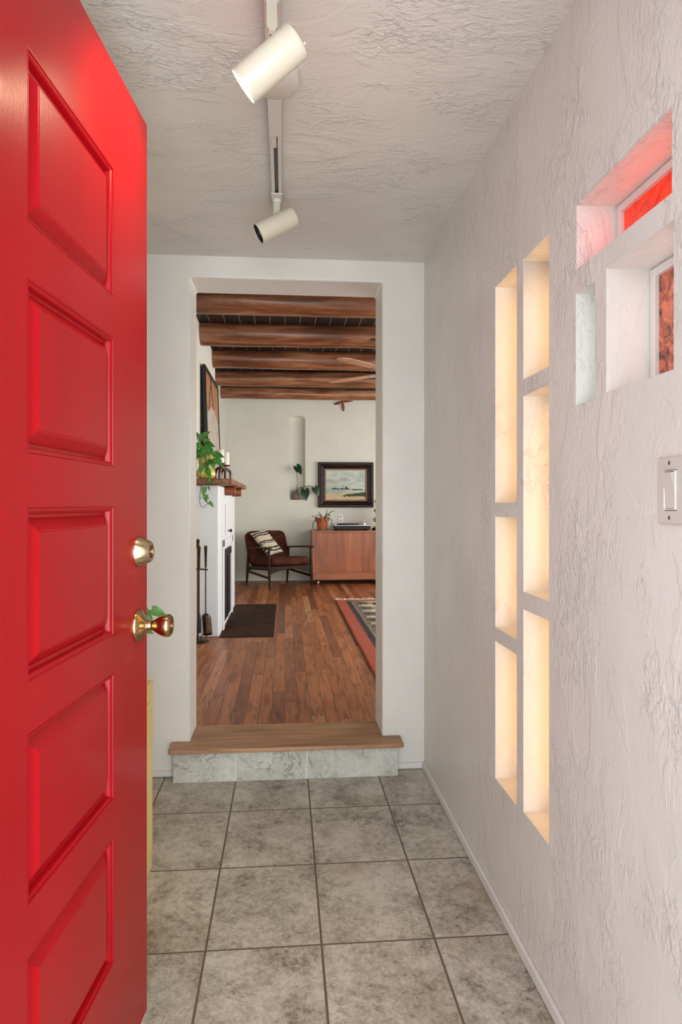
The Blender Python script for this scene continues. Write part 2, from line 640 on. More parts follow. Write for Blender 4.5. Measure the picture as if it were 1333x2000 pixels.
b = MB(); b.box((-0.92, 0.45, 0 - 0.08), (-0.80, BY0, 2.299))
struct(b.build('wall_left', m_wall))
b = MB(); b.box((-0.92, 0.45, 2.299), (RX + 0.16, BY0, 2.42))
struct(b.build('ceiling', m_ceil))

openings = [  # Y near, Y far, z low, z high
    (1.771, 1.957, 1.205, 1.853), (1.771, 1.957, 0.831, 1.163), (1.771, 1.957, 0.376, 0.789),
    (1.548, 1.720, 1.531, 1.849), (1.548, 1.720, 0.968, 1.487), (1.548, 1.720, 0.384, 0.921),
    (1.040, 1.396, 1.710, 1.848), (1.310, 1.400, 1.415, 1.657), (1.035, 1.262, 1.420, 1.664)]
b = MB()
b.cells([0.45, BY0], [-0.08, 2.299], openings, RX, RX + 0.16, lambda a, c, t: (t, a, c))
struct(b.build('wall_right', m_wall, bevel=0.007, seg=3))
panes = [g_amber] * 6 + [g_red, g_clear, g_brown]
for k, ((y0, y1, z0, z1), gm) in enumerate(zip(openings, panes)):
    b = MB()
    fr = 0.018
    b.cells([y0 + 0.001, y1 - 0.001], [z0 + 0.001, z1 - 0.001], [(y0 + fr, y1 - fr, z0 + fr, z1 - fr)], RX + 0.088, RX + 0.115, lambda a, c, t: (t, a, c))
    w = struct(b.build('window_%d' % (k + 1), m_trim, bevel=0.003))
    p = MB()
    p.box((RX + 0.098, y0 + fr - 0.004, z0 + fr - 0.004), (RX + 0.104, y1 - fr + 0.004, z1 - fr + 0.004))
    p.build('pane', gm, w)

b = MB()
b.cells([-0.92, 3.3], [-0.08, 2.80], [(-0.419, 0.4385, 0.110, 2.203)], BY0, BY1, lambda a, c, t: (a, t, c))
struct(b.build('wall_back', m_back, bevel=0.010, seg=3))

# living room shell
b = MB(); b.box((-0.95, BY1, -0.08), (-0.815, 9.40, 2.80))
b.box((-0.815, 5.34, 1.40), (-0.713, 6.90, 2.72))
struct(b.build('wall_left_living', m_far, bevel=0.008))
b = MB()
b.cells([BY1, 9.40], [-0.08, 2.80], [(4.9, 7.9, 0.95, 2.15)], 3.3, 3.42, lambda a, c, t: (t, a, c))
struct(b.build('wall_right_living', m_far))
b = MB()
b.cells([4.9, 7.9], [0.95, 2.15], [(4.95, 6.37, 1.0, 2.1), (6.43, 7.85, 1.0, 2.1)], 3.34, 3.39, lambda a, c, t: (t, a, c))
w = struct(b.build('window_10', m_trim))
p = MB(); p.box((3.36, 4.95, 1.0), (3.364, 7.85, 2.1)); p.build('pane', g_clear, w)
b = MB(); b.box((-0.95, BY1, 2.72), (3.42, 9.40, 2.80))
struct(b.build('ceiling', m_board))

# far wall with its tall rounded niche
bm = bmesh.new()
FY = 9.26


def loop_edges(pts):
    vs = [bm.verts.new((x, FY, z)) for x, z in pts]
    return vs, [bm.edges.new((vs[i], vs[(i + 1) % len(vs)])) for i in range(len(vs))]


nx0, nx1, nz0, nz1, nr = 0.064, 0.283, 1.262, 2.43, 0.065
npts = [(nx0, nz0), (nx1, nz0)]
for i in range(9):
    a = R(90 * i / 8)
    npts.append((nx1 - nr + nr * math.cos(a), nz1 - nr * 0.8 + nr * 0.8 * math.sin(a)))
for i in range(9):
    a = R(90 + 90 * i / 8)
    npts.append((nx0 + nr + nr * math.cos(a), nz1 - nr * 0.8 + nr * 0.8 * math.sin(a)))
ov, oe = loop_edges([(-0.95, -0.08), (3.42, -0.08), (3.42, 2.80), (-0.95, 2.80)])
iv, ie = loop_edges(npts)
bmesh.ops.triangle_fill(bm, use_beauty=True, edges=oe + ie)
rims = [iv]
for dy, ins in ((0.004, 0.0), (0.012, 0.004), (0.030, 0.010), (0.10, 0.014)):
    cx, cz = (nx0 + nx1) / 2, (nz0 + nz1) / 2
    ring = []
    for x, z in npts:
        ring.append(bm.verts.new((x - math.copysign(min(ins, abs(x - cx)), x - cx), FY + dy, z - math.copysign(min(ins, abs(z - cz)), z - cz) * (0 if z < nz0 + 0.01 else 1))))
    rims.append(ring)
for A, Bq in zip(rims, rims[1:]):
    for i in range(len(A)):
        j = (i + 1) % len(A)
        bm.faces.new((A[i], A[j], Bq[j], Bq[i]))
bm.faces.new(rims[-1])
q = MB(); q.bm = bm
q.box((-0.95, FY + 0.12, -0.08), (3.42, FY + 0.2, 2.8))
struct(q.build('wall_far', m_far, smooth=50))

# baseboards
b = MB(); b.box((RX - 0.011, 0.45, 0.002), (RX, BY0, 0.034)); struct(b.build('baseboard_right', m_trim, bevel=0.003))
b = MB(); b.box((-0.80, BY0 - 0.011, 0.004), (-0.484, BY0, 0.030)); b.box((0.502, BY0 - 0.011, 0.004), (RX - 0.011, BY0, 0.030))
struct(b.build('baseboard_back', m_trim, bevel=0.003))
b = MB(); b.box((-0.80, 0.45, 0.002), (-0.789, BY0 - 0.011, 0.034)); struct(b.build('baseboard_left', m_trim, bevel=0.003))
b = MB(); b.box((-0.815, FY - 0.012, FZ), (3.3, FY, FZ + 0.02)); struct(b.build('baseboard_far', m_trim, bevel=0.003))

# ------------------------------------------------------------------ red door
dirv = Vector((0.0754, 0.7767, 0)).normalized()        # along the leaf, hinge to latch
nrm = Vector((dirv.y, -dirv.x, 0))                      # outward face (towards the hall)
LATCH = Vector((-0.3223, 1.5927, 0))
W = 0.855
HINGE = LATCH - dirv * W
DM = Matrix((dirv, Vector((0, 0, 1)), nrm)).transposed().to_4x4()   # local: u along, v up, w outward
DM.translation = HINGE
DZ0, DZ1 = 0.016, 2.088
door = thing('door_1', (HINGE.x, HINGE.y, 0.0), 'open red front door with five raised panels and brass hardware', 'door', kind='structure')
UP0, UP1 = W - 0.578, W - 0.222      # panels' edges along the leaf


def dz(y, px):
    """height on the leaf seen at row y above column px"""
    k = (px - 666.5) / 1300.0
    D = (-0.4548 - 0.0127 * 1.56) / (k - 0.0127)
    return 1.2 + (985 - y) / 1300.0 * D


pz = []
for (a, c, d, e) in ((105, 437, 330, 578), (550, 885, 660, 910), (993, 1327, 990, 1240), (1427, 1755, 1320, 1563), (1862, 2190, 1640, 1880)):
    pz.append(((dz(c, 63) + dz(e, 222)) / 2, (dz(a, 63) + dz(d, 222)) / 2))
b = MB()
b.cells([0, W], [DZ0, DZ1], [(UP0, UP1, z0, z1) for z0, z1 in pz], -0.042, 0.0, lambda a, c, t: DM @ Vector((a, c, t)))
b.build('door_leaf', m_red, door, bevel=0.0018, seg=2)
for z0, z1 in pz:
    p = MB()
    prof = [(0.0, 0.0), (0.0015, 0.0), (0.002, -0.002), (0.0045, -0.0025), (0.0075, -0.005), (0.009, -0.009), (0.010, -0.0135), (0.0135, -0.0145), (0.015, -0.0145), (0.0165, -0.0135), (0.0345, -0.0015), (0.0365, -0.0015), (0.038, -0.0005)]
    rings = []
    for ins, w in prof:
        rings.append([p._v(DM @ Vector((u, z, w))) for u, z in ((UP0 + ins, z0 + ins), (UP1 - ins, z0 + ins), (UP1 - ins, z1 - ins), (UP0 + ins, z1 - ins))])
    rings.insert(0, [p._v(DM @ Vector((u, z, -0.040))) for u, z in ((UP0, z0), (UP1, z0), (UP1, z1), (UP0, z1))])
    for A, Bq in zip(rings, rings[1:]):
        for i in range(4):
            j = (i + 1) % 4
            p.bm.faces.new((A[i], A[j], Bq[j], Bq[i]))
    p.bm.faces.new(rings[-1])
    p.bm.faces.new(rings[0][::-1])
    p.build('panel', m_red, door, smooth=25)
b = MB(); b.box((0.0, 0.003, -0.040), (W, 0.020, -0.004), DM); b.build('door_sweep', m_trim, door)
# deadbolt and knob
uB = W - 0.066
zB, zK = 1.2 - 93 / 1300 * 1.485, 1.2 - 238 / 1300 * 1.485
M1 = frame(DM @ Vector((uB, zB, 0)), nrm)
b = MB(); b.lathe([(0, 0), (0.0345, 0), (0.0345, 0.003), (0.033, 0.006), (0.0225, 0.029), (0.021, 0.0305), (0.0185, 0.0305), (0.0175, 0.029), (0.0, 0.029)], M1, 40)
db = b.build('deadbolt', m_nickel, door, smooth=30)
b = MB(); b.lathe([(0, 0.0285), (0.0145, 0.0285), (0.0145, 0.0305), (0, 0.031)], M1, 28); b.build('lock_face', m_brassdark, db)
b = MB(); b.lathe([(0, 0.0305), (0.006, 0.0305), (0.006, 0.033), (0, 0.033)], M1, 20)
b.box((-0.001, -0.004, 0.033), (0.001, 0.004, 0.0335), M1)
b.build('key_cylinder', m_brass, db)
M2 = frame(DM @ Vector((uB, zK, 0)), nrm)
b = MB(); b.lathe([(0, 0), (0.0365, 0), (0.0365, 0.003), (0.034, 0.006), (0.026, 0.012), (0.016, 0.0165), (0.013, 0.019), (0.0115, 0.024), (0.0, 0.024)], M2, 40)
rose = b.build('knob_rose', m_brass, door, smooth=40)
b = MB(); b.lathe([(0, 0.020), (0.0115, 0.020), (0.0125, 0.025), (0.0105, 0.029), (0.0105, 0.033), (0.0135, 0.038), (0.0195, 0.047), (0.0245, 0.058), (0.0258, 0.066), (0.0245, 0.072), (0.021, 0.0755), (0.0195, 0.0745), (0.0, 0.0745)], M2, 40)
kn = b.build('knob', m_brass, rose, smooth=40)
b = MB(); b.lathe([(0, 0.074), (0.0185, 0.074), (0.018, 0.0755), (0.010, 0.0765), (0, 0.0768)], M2, 28)
b.build('knob_face', m_brassdark, rose)
b = MB(); b.lathe([(0, 0.0765), (0.0065, 0.0765), (0.0065, 0.0785), (0, 0.0785)], M2, 20)
b.build('key_cylinder', m_nickel, rose)

# entry door frame, mostly beside and behind the viewpoint
b = MB()
b.cells([-0.92, RX + 0.16], [-0.08, 2.42], [(-0.46, 0.49, -0.1, 2.125)], 0.55, 0.66, lambda a, c, t: (a, t, c))
struct(b.build('wall_front', m_wall))
b = MB()
b.cells([-0.52, 0.55], [0.0, 2.18], [(-0.435, 0.465, -0.1, 2.10)], 0.54, 0.675, lambda a, c, t: (a, t, c))
struct(b.build('trim_1', m_trim, bevel=0.003))

# ------------------------------------------------------------------ step at the doorway
step = thing('entry_step', (0.01, 2.92, 0), 'grey tiled step with worn pine tread under the white doorway', 'step')
poly = [(-0.488, 2.874), (0.512, 2.874), (0.519, 2.882), (0.519, 2.984), (0.4375, 2.984), (0.4375, 3.19), (-0.418, 3.19), (-0.418, 2.984), (-0.4965, 2.984), (-0.4965, 2.882)]
b = MB(); b.prism(poly, 0.1355, 0.1545); b.build('tread', m_tread, step, bevel=0.004, seg=3)
b = MB(); b.box((-0.48, 2.908, 0.0005), (0.498, 2.984, 0.135)); b.build('riser', m_riser, step, bevel=0.002)

# ------------------------------------------------------------------ ceiling track with two spotlights
TX = -0.028
tr = thing('lighting_track', (TX, 1.7, 2.299), 'pale grey metal ceiling track with round canopy running down the hall ceiling', 'track lighting')
b = MB()
for x0, x1 in ((TX - 0.0175, TX - 0.006), (TX + 0.006, TX + 0.0175)):
    b.box((x0, 1.10, 2.268), (x1, 2.44, 2.298))
b.box((TX - 0.0175, 1.10, 2.285), (TX + 0.0175, 2.44, 2.2985))
b.build('rail', m_track, tr, bevel=0.0012)
b = MB(); b.box((TX - 0.0062, 1.11, 2.275), (TX + 0.0062, 2.43, 2.2855)); b.build('slot', m_slot, tr)
b = MB(); b.lathe([(0, 0), (0.066, 0), (0.066, 0.02), (0.064, 0.032), (0.055, 0.037), (0, 0.039)], frame((TX, 1.70, 2.2988), (0, 0, -1)), 48)
b.build('canopy', m_track, tr, smooth=40)
b = MB(); b.box((TX - 0.0185, 1.762, 2.264), (TX + 0.0185, 1.935, 2.286)); b.box((TX - 0.012, 1.935, 2.2655), (TX + 0.003, 2.0, 2.28))
b.lathe([(0, 0), (0.003, 0), (0.003, 0.002), (0, 0.002)], frame((TX, 1.88, 2.2642), (0, 0, -1)), 12)
b.build('feed_connector', m_track, tr, bevel=0.0015)
b = MB(); b.box((TX - 0.0185, 1.10, 2.266), (TX + 0.0185, 1.125, 2.2985)); b.build('end_cap', m_slot, tr)


def spotlight(y, stem_bot, open_c, back_c, rad, lit, label):
    t = thing('spotlight', (TX, y, 2.268), label, 'spotlight', group='cream spotlights on the ceiling track')
    b = MB()
    b.box((TX - 0.019, y - 0.045, 2.262), (TX + 0.019, y - 0.005, 2.2675))
    b.lathe([(0, 0), (0.016, 0), (0.016, 0.010), (0.012, 0.016), (0, 0.018)], frame((TX, y, 2.2675), (0, 0, -1)), 24)
    b.build('adapter', m_track, t, bevel=0.001)
    sb = Vector(stem_bot)
    top = Vector((TX, y, 2.256))
    d = (sb - top).normalized()
    S = frame(top, d, (1, 0, 0))
    L = (sb - top).length
    b = MB()
    pl = [(-0.011, 0), (0.011, 0), (0.011, L - 0.008), (0.006, L + 0.004), (-0.006, L + 0.004), (-0.011, L - 0.008)]
    SS = S @ Matrix(((1, 0, 0, 0), (0, 0, 1, 0), (0, 1, 0, 0), (0, 0, 0, 1)))
    b.prism(pl, -0.004, 0.004, SS)
    b.lathe([(0, -0.0055), (0.009, -0.0055), (0.009, 0.0055), (0, 0.0055)], frame(S @ Vector((0, 0, L - 0.004)), S.to_3x3() @ Vector((0, 1, 0))), 20)
    b.lathe([(0, 0), (0.002, 0), (0.002, 0.001), (0, 0.001)], frame(S @ Vector((0, -0.004, L * 0.3)), S.to_3x3() @ Vector((0, -1, 0))), 10)
    b.build('stem', m_cream, t, bevel=0.0008)
    o_, k_ = Vector(open_c), Vector(back_c)
    ax = (o_ - k_)
    Ln = ax.length
    F = frame(k_, ax)
    b = MB()
    r = rad
    b.lathe([(0, 0.0), (r * 0.86, 0.0), (r * 0.95, 0.002), (r, 0.006), (r, Ln), (r * 0.965, Ln), (r * 0.955, Ln - 0.004), (r * 0.955, 0.02), (0, 0.02)], F, 48)
    sh = b.build('shade', m_cream, t, smooth=40)
    b = MB(); b.lathe([(0, -0.009), (0.0035, -0.009), (0.004, 0.001), (0, 0.001)], frame(F @ Vector((r * 0.35, 0, 0)), ax), 14); b.build('rear_knob', m_cream, sh)
    b = MB(); b.lathe([(r * 0.95, 0.022), (r * 0.952, Ln - 0.003), (r * 0.945, Ln - 0.003), (r * 0.94, 0.022)], F, 40); b.build('baffle', m_glow if lit else m_inside, sh)
    b = MB(); b.lathe([(0, Ln - 0.10), (0.012, Ln - 0.10), (0.014, Ln - 0.06), (r * 0.78, Ln - 0.024), (r * 0.8, Ln - 0.018), (r * 0.5, Ln - 0.010), (0, Ln - 0.008)], F, 32)
    b.build('bulb', m_glow if lit else m_bulb, t, smooth=50)
    if lit:
        l = bpy.data.lights.new('lamp_glow', 'SPOT')
        l.energy = 9.0
        l.color = (1.0, 0.78, 0.5)
        l.spot_size = R(120)
        l.spot_blend = 0.6
        l.shadow_soft_size = 0.02
        lo = bpy.data.objects.new('lamp_glow', l)
        COL.objects.link(lo)
        lo.matrix_world = frame(F @ Vector((0, 0, Ln + 0.004)), -ax)
    return t


spotlight(1.405, (-0.026, 1.367, 2.168), (-0.084, 1.354, 2.042), (0.026, 1.327, 2.124), 0.0355, True, 'large looking cream spotlight nearer the front door, its lamp lit')
spotlight(2.335, (-0.030, 2.318, 2.192), (-0.092, 2.300, 2.128), (0.032, 2.320, 2.202), 0.0345, False, 'unlit cream spotlight at the far end of the ceiling track')

# ------------------------------------------------------------------ light switch
sw = thing('light_switch', (RX, 1.035, 1.222), 'grey white rocker switch on the right wall below the brown glass opening', 'light switch')
b = MB(); b.cells([1.000, 1.0725], [1.168, 1.277], [(1.0165, 1.0505, 1.190, 1.256)], RX - 0.006, RX - 0.0005, lambda a, c, t: (t, a, c))
b.build('wall_plate', m_plastic, sw, bevel=0.002, seg=3)
b = MB(); b.box((RX - 0.0035, 1.0167, 1.1902), (RX - 0.001, 1.0503, 1.2558)); b.build('switch_gap', m_black, sw)
b = MB(); b.cells([1.0173, 1.0497], [1.1909, 1.2551], [(1.0190, 1.0480, 1.1925, 1.2535)], RX - 0.0085, RX - 0.001, lambda a, c, t: (t, a, c))
b.build('rocker_surround', m_socket, sw, bevel=0.0008)
SWM = Matrix(((0, 0, -1, RX - 0.004), (1, 0, 0, 0), (0, 1, 0, 0), (0, 0, 0, 1)))
b = MB()
pr = [(0.0, 1.193), (0.004, 1.193), (0.0045, 1.222), (0.0115, 1.252), (0.0, 1.253)]
b.prism([(x, z) for x, z in pr], 1.0195, 1.0475, Matrix(((-1, 0, 0, RX - 0.003), (0, 0, 1, 0), (0, 1, 0, 0), (0, 0, 0, 1))))
b.build('rocker', m_plastic, sw, bevel=0.0008)
for z in (1.178, 1.2675):
    b = MB(); b.lathe([(0, 0), (0.0036, 0), (0.003, 0.0012), (0, 0.0016)], frame((RX - 0.0058, 1.0365, z), (-1, 0, 0)), 16)
    b.build('screw', m_screw, sw)

# ------------------------------------------------------------------ yellow cabinet behind the door with a plant on it
cb = thing('cabinet', (-0.60, 2.03, 0), 'low pale yellow cabinet standing behind the red door', 'cabinet')
b = MB(); b.box((-0.770, 1.80, 0.05), (-0.438, 2.253, 0.598)); b.build('body', m_yellow, cb, bevel=0.003)
b = MB(); b.box((-0.775, 1.795, 0.599), (-0.434, 2.257, 0.617)); b.build('top', m_yellow, cb, bevel=0.004)
b = MB(); b.box((-0.765, 1.805, 0.0005), (-0.440, 2.25, 0.049)); b.build('plinth', m_yellow, cb)
b = MB(); b.box((-0.4375, 1.84, 0.10), (-0.430, 2.21, 0.56)); d_ = b.build('door', m_yellow, cb, bevel=0.003)
b = MB(); b.lathe([(0, 0), (0.006, 0), (0.006, 0.01), (0.012, 0.018), (0, 0.024)], frame((-0.43, 1.87, 0.34), (1, 0, 0)), 20); b.build('knob', m_brass, d_)

pl = thing('potted_plant', (-0.58, 2.05, 0.617), 'leafy green plant peeking out beside the brass door knob', 'plant')
b = MB(); b.lathe([(0, 0.618), (0.045, 0.618), (0.06, 0.70), (0.062, 0.712), (0.054, 0.712), (0.052, 0.70), (0, 0.70)], Matrix.Translation((-0.58, 2.05, 0)), 28); b.build('pot', m_terra, pl)
b = MB(); s = MB()
for k in range(12):
    a = -1.2 + k * 0.53
    tip = Vector((-0.58 + 0.14 * math.cos(a) * (0.6 + 0.4 * random.random()), 2.05 + 0.12 * math.sin(a), 0.80 + 0.10 * random.random()))
    s.tube([(-0.58, 2.05, 0.70), ((tip.x - 0.58) / 2, (tip.y + 2.05) / 2, tip.z - 0.02), tip], 0.0018, 6)
    b.leaf(tip, (math.cos(a), math.sin(a) * 0.4, -0.3), (0.2, -0.5, 1), 0.06, 0.7)
for (x, y, z, dd, up) in ((-0.425, 2.05, 0.882, (0.15, 0, -1), (0.6, -1, 0)), (-0.418, 2.05, 0.862, (0.35, 0.1, -1), (0.3, -1, 0.2)), (-0.44, 2.05, 0.835, (0.9, 0, -0.5), (0.1, -1, 0.4)), (-0.40, 2.055, 0.880, (0.8, 0, -0.35), (0.2, -1, 0.5))):
    s.tube([(-0.58, 2.05, 0.70), (-0.50, 2.05, z - 0.02), (x, y, z)], 0.0016, 6)
    b.leaf((x, y, z), dd, up, 0.052, 0.6)
b.build('foliage', m_leaf, pl, smooth=60)
s.build('stem', m_stem, pl)

# ------------------------------------------------------------------ log beams
BZ = 2.546
for k, (y, r, lab) in enumerate((
        (4.77, 0.100, 'thick red brown log beam nearest the white doorway'),
        (5.72, 0.102, 'second log beam in from the doorway, boards showing before it'),
        (6.68, 0.096, 'middle log beam, the third in from the doorway'),
        (7.64, 0.086, 'fourth log beam in, behind the fan blades'),
        (8.57, 0.078, 'dark slim log beam farthest in, nearest the far wall'))):
    x0 = -0.713 if 5.3 < y < 6.9 else -0.815
    pts = []
    n = 26
    for i in range(n + 1):
        x = x0 + 0.001 + (3.299 - x0) * i / n
        pts.append((x, y + 0.012 * mnoise.noise(Vector((x * 0.7, k * 3.1, 0))), BZ + r + 0.008 * mnoise.noise(Vector((x * 0.9, k * 2.7, 5)))))
    b = MB(); b.tube(pts, r, 22, jitter=0.07, seed=k * 4.3)
    o = b.build('ceiling_beam', m_log, smooth=60)
    tag(o, lab, 'ceiling beam', 'log beams under the living room ceiling')

# ------------------------------------------------------------------ ceiling fan
hub = Vector((0.83, 4.995, 2.2))
fan = thing('ceiling_fan', (hub.x, hub.y, 2.72), 'ceiling fan with pale oak blades hanging below the log beams', 'ceiling fan')
b = MB(); b.tube([(hub.x, hub.y, 2.719), (hub.x, hub.y, 2.30)], 0.012, 14); b.build('downrod', m_iron, fan)
b = MB(); b.lathe([(0, 2.719), (0.06, 2.719), (0.055, 2.68), (0.02, 2.655), (0, 2.655)], Matrix.Translation((hub.x, hub.y, 0)), 28); b.build('ceiling_mount', m_iron, fan)
b = MB(); b.lathe([(0, 2.16), (0.05, 2.165), (0.095, 2.19), (0.10, 2.25), (0.07, 2.29), (0.02, 2.31), (0, 2.31)], Matrix.Translation((hub.x, hub.y, 0)), 36); b.build('motor', m_iron, fan, smooth=50)
for k in range(4):
    a = R(135 + 90 * k)
    d = Vector((math.cos(a), math.sin(a), 0)); sd = Vector((-d.y, d.x, -0.05)).normalized()
    FM = Matrix((d, sd, d.cross(sd))).transposed().to_4x4(); FM.translation = hub
    b = MB()
    b.prism([(0.17, -0.045), (0.45, -0.062), (0.60, -0.058), (0.645, -0.03), (0.652, 0.0), (0.645, 0.03), (0.60, 0.058), (0.45, 0.062), (0.17, 0.045)], -0.003, 0.003, FM)
    bl = b.build('blade', m_blade, fan, bevel=0.0015)
    b = MB(); b.prism([(0.085, -0.014), (0.16, -0.012), (0.19, -0.03), (0.24, -0.03), (0.25, 0), (0.24, 0.03), (0.19, 0.03), (0.16, 0.012), (0.085, 0.014)], -0.008, -0.0035, FM)
    for u, v in ((0.21, 0.018), (0.21, -0.018), (0.235, 0)):
        b.lathe([(0, 0), (0.006, 0), (0.004, 0.003), (0, 0.004)], FM @ frame((u, v, -0.008), (0, 0, -1)), 10)
    b.build('blade_bracket', m_silver, bl)

# ------------------------------------------------------------------ fireplace
fp = thing('fireplace', (-0.66, 6.16, FZ), 'white plaster fireplace with a plank mantel on log corbels', 'fireplace')
b = MB(); b.cells([5.34, 6.98], [FZ, 1.355], [(5.74, 6.49, 0.18, 0.80)], -0.814, -0.52, lambda a, c, t: (t, a, c))
b.build('body', m_fire, fp, bevel=0.02, seg=3)
b = MB(); b.box((-0.519, 5.60, FZ + 0.001), (-0.509, 5.70, 0.90)); b.box((-0.519, 6.52, FZ + 0.001), (-0.509, 6.60, 0.90)); b.box((-0.519, 5.60, 0.84), (-0.509, 6.60, 0.90))
b.build('surround', m_fire, fp, bevel=0.004)
b = MB(); b.box((-0.535, 5.741, 0.181), (-0.522, 6.489, 0.799)); b.box((-0.522, 5.742, 0.735), (-0.514, 6.488, 0.798)); b.box((-0.522, 6.105, 0.181), (-0.513, 6.125, 0.735)); b.build('firebox_screen', m_black, fp)
b = MB(); b.box((-0.519, 5.86, 0.93), (-0.508, 6.44, 1.20)); ht = b.build('damper_door', m_fire, fp, bevel=0.003)
b = MB(); b.lathe([(0, 0), (0.006, 0), (0.006, 0.016), (0.016, 0.022), (0.016, 0.032), (0, 0.036)], frame((-0.508, 6.02, 0.965), (1, 0, 0)), 16); b.build('damper_knob', m_black, ht)
b = MB(); b.prism([(-0.7125, 5.25), (-0.4126, 5.25), (-0.4126, 7.14), (-0.814, 7.14), (-0.814, 6.902), (-0.7125, 6.902)], 1.358, 1.401); b.build('mantel', m_mantel, fp, bevel=0.006)
for y in (5.84, 6.62):
    b = MB(); b.tube([(-0.519, y, 1.316), (-0.475, y, 1.318), (-0.43, y, 1.316)], [0.04, 0.042, 0.038], 18); b.build('corbel', m_corbel, fp, bevel=0.003)

o = MB().box((-0.515, 5.32, FZ + 0.0005), (-0.09, 7.05, FZ + 0.006)).build('hearth_slab', m_ash, bevel=0.002)
tag(o, 'dark brown hearth slab set on the wood floor before the fireplace', 'hearth')

# fire tools
tx, ty = -0.665, 5.17
st = thing('fire_tool_stand', (tx, ty, FZ), 'antique brass fire tool stand on the floor beside the white fireplace', 'fire tool stand')
b = MB(); b.lathe([(0, FZ + 0.0005), (0.085, FZ + 0.0005), (0.085, FZ + 0.012), (0.078, FZ + 0.02), (0.02, FZ + 0.026), (0, FZ + 0.026)], Matrix.Translation((tx, ty, 0)), 36); b.build('base', m_iron, st)
b = MB(); b.tube([(tx, ty, FZ + 0.02), (tx, ty, 0.90)], 0.007, 12)
b.lathe([(0, 0.86), (0.012, 0.865), (0.013, 0.90), (0.009, 0.905), (0.016, 0.917), (0.016, 0.925), (0, 0.938)], Matrix.Translation((tx, ty, 0)), 16); b.build('post', m_iron, st)
b = MB(); b.tube([(tx - 0.06, ty - 0.01, 0.70), (tx, ty, 0.705), (tx + 0.075, ty - 0.01, 0.70)], 0.006, 10); b.tube([(tx + 0.012, ty - 0.057, 0.70), (tx, ty, 0.705)], 0.005, 8); b.build('cross_arm', m_iron, st)
b = MB(); b.tube([(tx + 0.02, ty - 0.012, FZ + 0.03), (tx + 0.035, ty - 0.012, FZ + 0.06), (tx + 0.07, ty - 0.01, FZ + 0.05), (tx + 0.06, ty - 0.01, FZ + 0.03)], 0.004, 8); b.build('foot_hook', m_iron, st)


def tool(name, x, y, label, cat, headf):
    t = thing(name, (x, y, FZ), label, cat)
    b = MB(); b.tube([(x, y, 0.36), (x, y, 0.74)], 0.0045, 10); b.build('shaft', m_iron, t)
    b = MB(); b.lathe([(0, 0.713), (0.008, 0.718), (0.0095, 0.84), (0.013, 0.846), (0.009, 0.852), (0.013, 0.862), (0.014, 0.873), (0.009, 0.883), (0, 0.886)], Matrix.Translation((x, y, 0)), 18); b.build('handle', m_iron, t, smooth=50)
    headf(t, x, y)


def shovel_head(t, x, y):
    b = MB()
    b.grid(8, 8, lambda u, v: (x - 0.035 + 0.005 + 0.066 * u + 0.014 * v, y - 0.02 + 0.05 * (u - 0.5) ** 2 * 2 - 0.02 * v, 0.372 - 0.165 * v - (0.03 * (2 * u - 1) ** 2 if v < 0.4 else 0.0) * (1 - v / 0.4 if v < 0.4 else 0)))
    b.build('pan', m_iron, t, solid=0.004)


def brush_head(t, x, y):
    b = MB(); b.tube([(x, y, 0.37), (x, y, 0.33), (x, y, 0.23)], [0.012, 0.022, 0.026], 18, sq=(1, 0.7)); b.build('bristles', m_black, t)


def poker_head(t, x, y):
    b = MB(); b.tube([(x, y, 0.37), (x, y, 0.21), (x, y, 0.175)], [0.0045, 0.0045, 0.001], 8); b.tube([(x, y, 0.24), (x + 0.02, y - 0.01, 0.235), (x + 0.026, y - 0.012, 0.26)], 0.004, 8); b.build('hook', m_iron, t)


tool('fire_shovel', tx + 0.062, ty - 0.0225, 'brass fire shovel hanging at the outer end of the tool stand', 'shovel', shovel_head)
tool('fire_brush', tx + 0.018, ty - 0.067, 'black bristle fire brush hanging on the tool stand beside the shovel', 'brush', brush_head)
tool('fire_poker', tx - 0.055, ty - 0.023, 'slim fire poker hanging on the side of the stand hidden by the doorway', 'poker', poker_head)

# ------------------------------------------------------------------ on the mantel
MZ = 1.4015
art = thing('framed_artwork', (-0.66, 6.23, MZ), 'tall black framed brown and grey artwork leaning on the mantel', 'artwork')
AF = Matrix((Vector((0, 1, 0)), Vector((-0.036, 0, 1)).normalized(), Vector((1, 0, 0.036)).normalized())).transposed().to_4x4()
AF.translation = Vector((-0.640, 5.68, MZ + 0.001))
b = MB(); b.cells([0, 1.10], [0.0, 0.98], [(0.035, 1.065, 0.035, 0.945)], -0.025, 0.005, lambda a, c, t: AF @ Vector((a, c, t))); b.build('frame', m_blackframe, art, bevel=0.002)


def artcol(u, v):
    edge = 0.60 + 0.10 * math.sin(u * 3.1) + 0.03 * mnoise.noise(Vector((u * 5, v * 5, 2)))
    n = mnoise.noise(Vector((u * 6, v * 9, 1)))
    if v > edge:
        if abs((u - 0.55) * 1.2 + (v - 0.75) * 0.8) < 0.05 or abs((u - 0.3) - (v - 0.8) * 0.7) < 0.03:
            return (62, 36, 22)
        return (160 + 26 * n, 112 + 20 * n, 74 + 14 * n)
    return (176 + 16 * n, 164 + 16 * n, 150 + 14 * n)


b = MB(); b.grid(30, 34, lambda u, v: AF @ Vector((0.034 + 1.032 * u, 0.034 + 0.912 * v, -0.004)), artcol); b.build('canvas', m_canvas, art, solid=0.003)

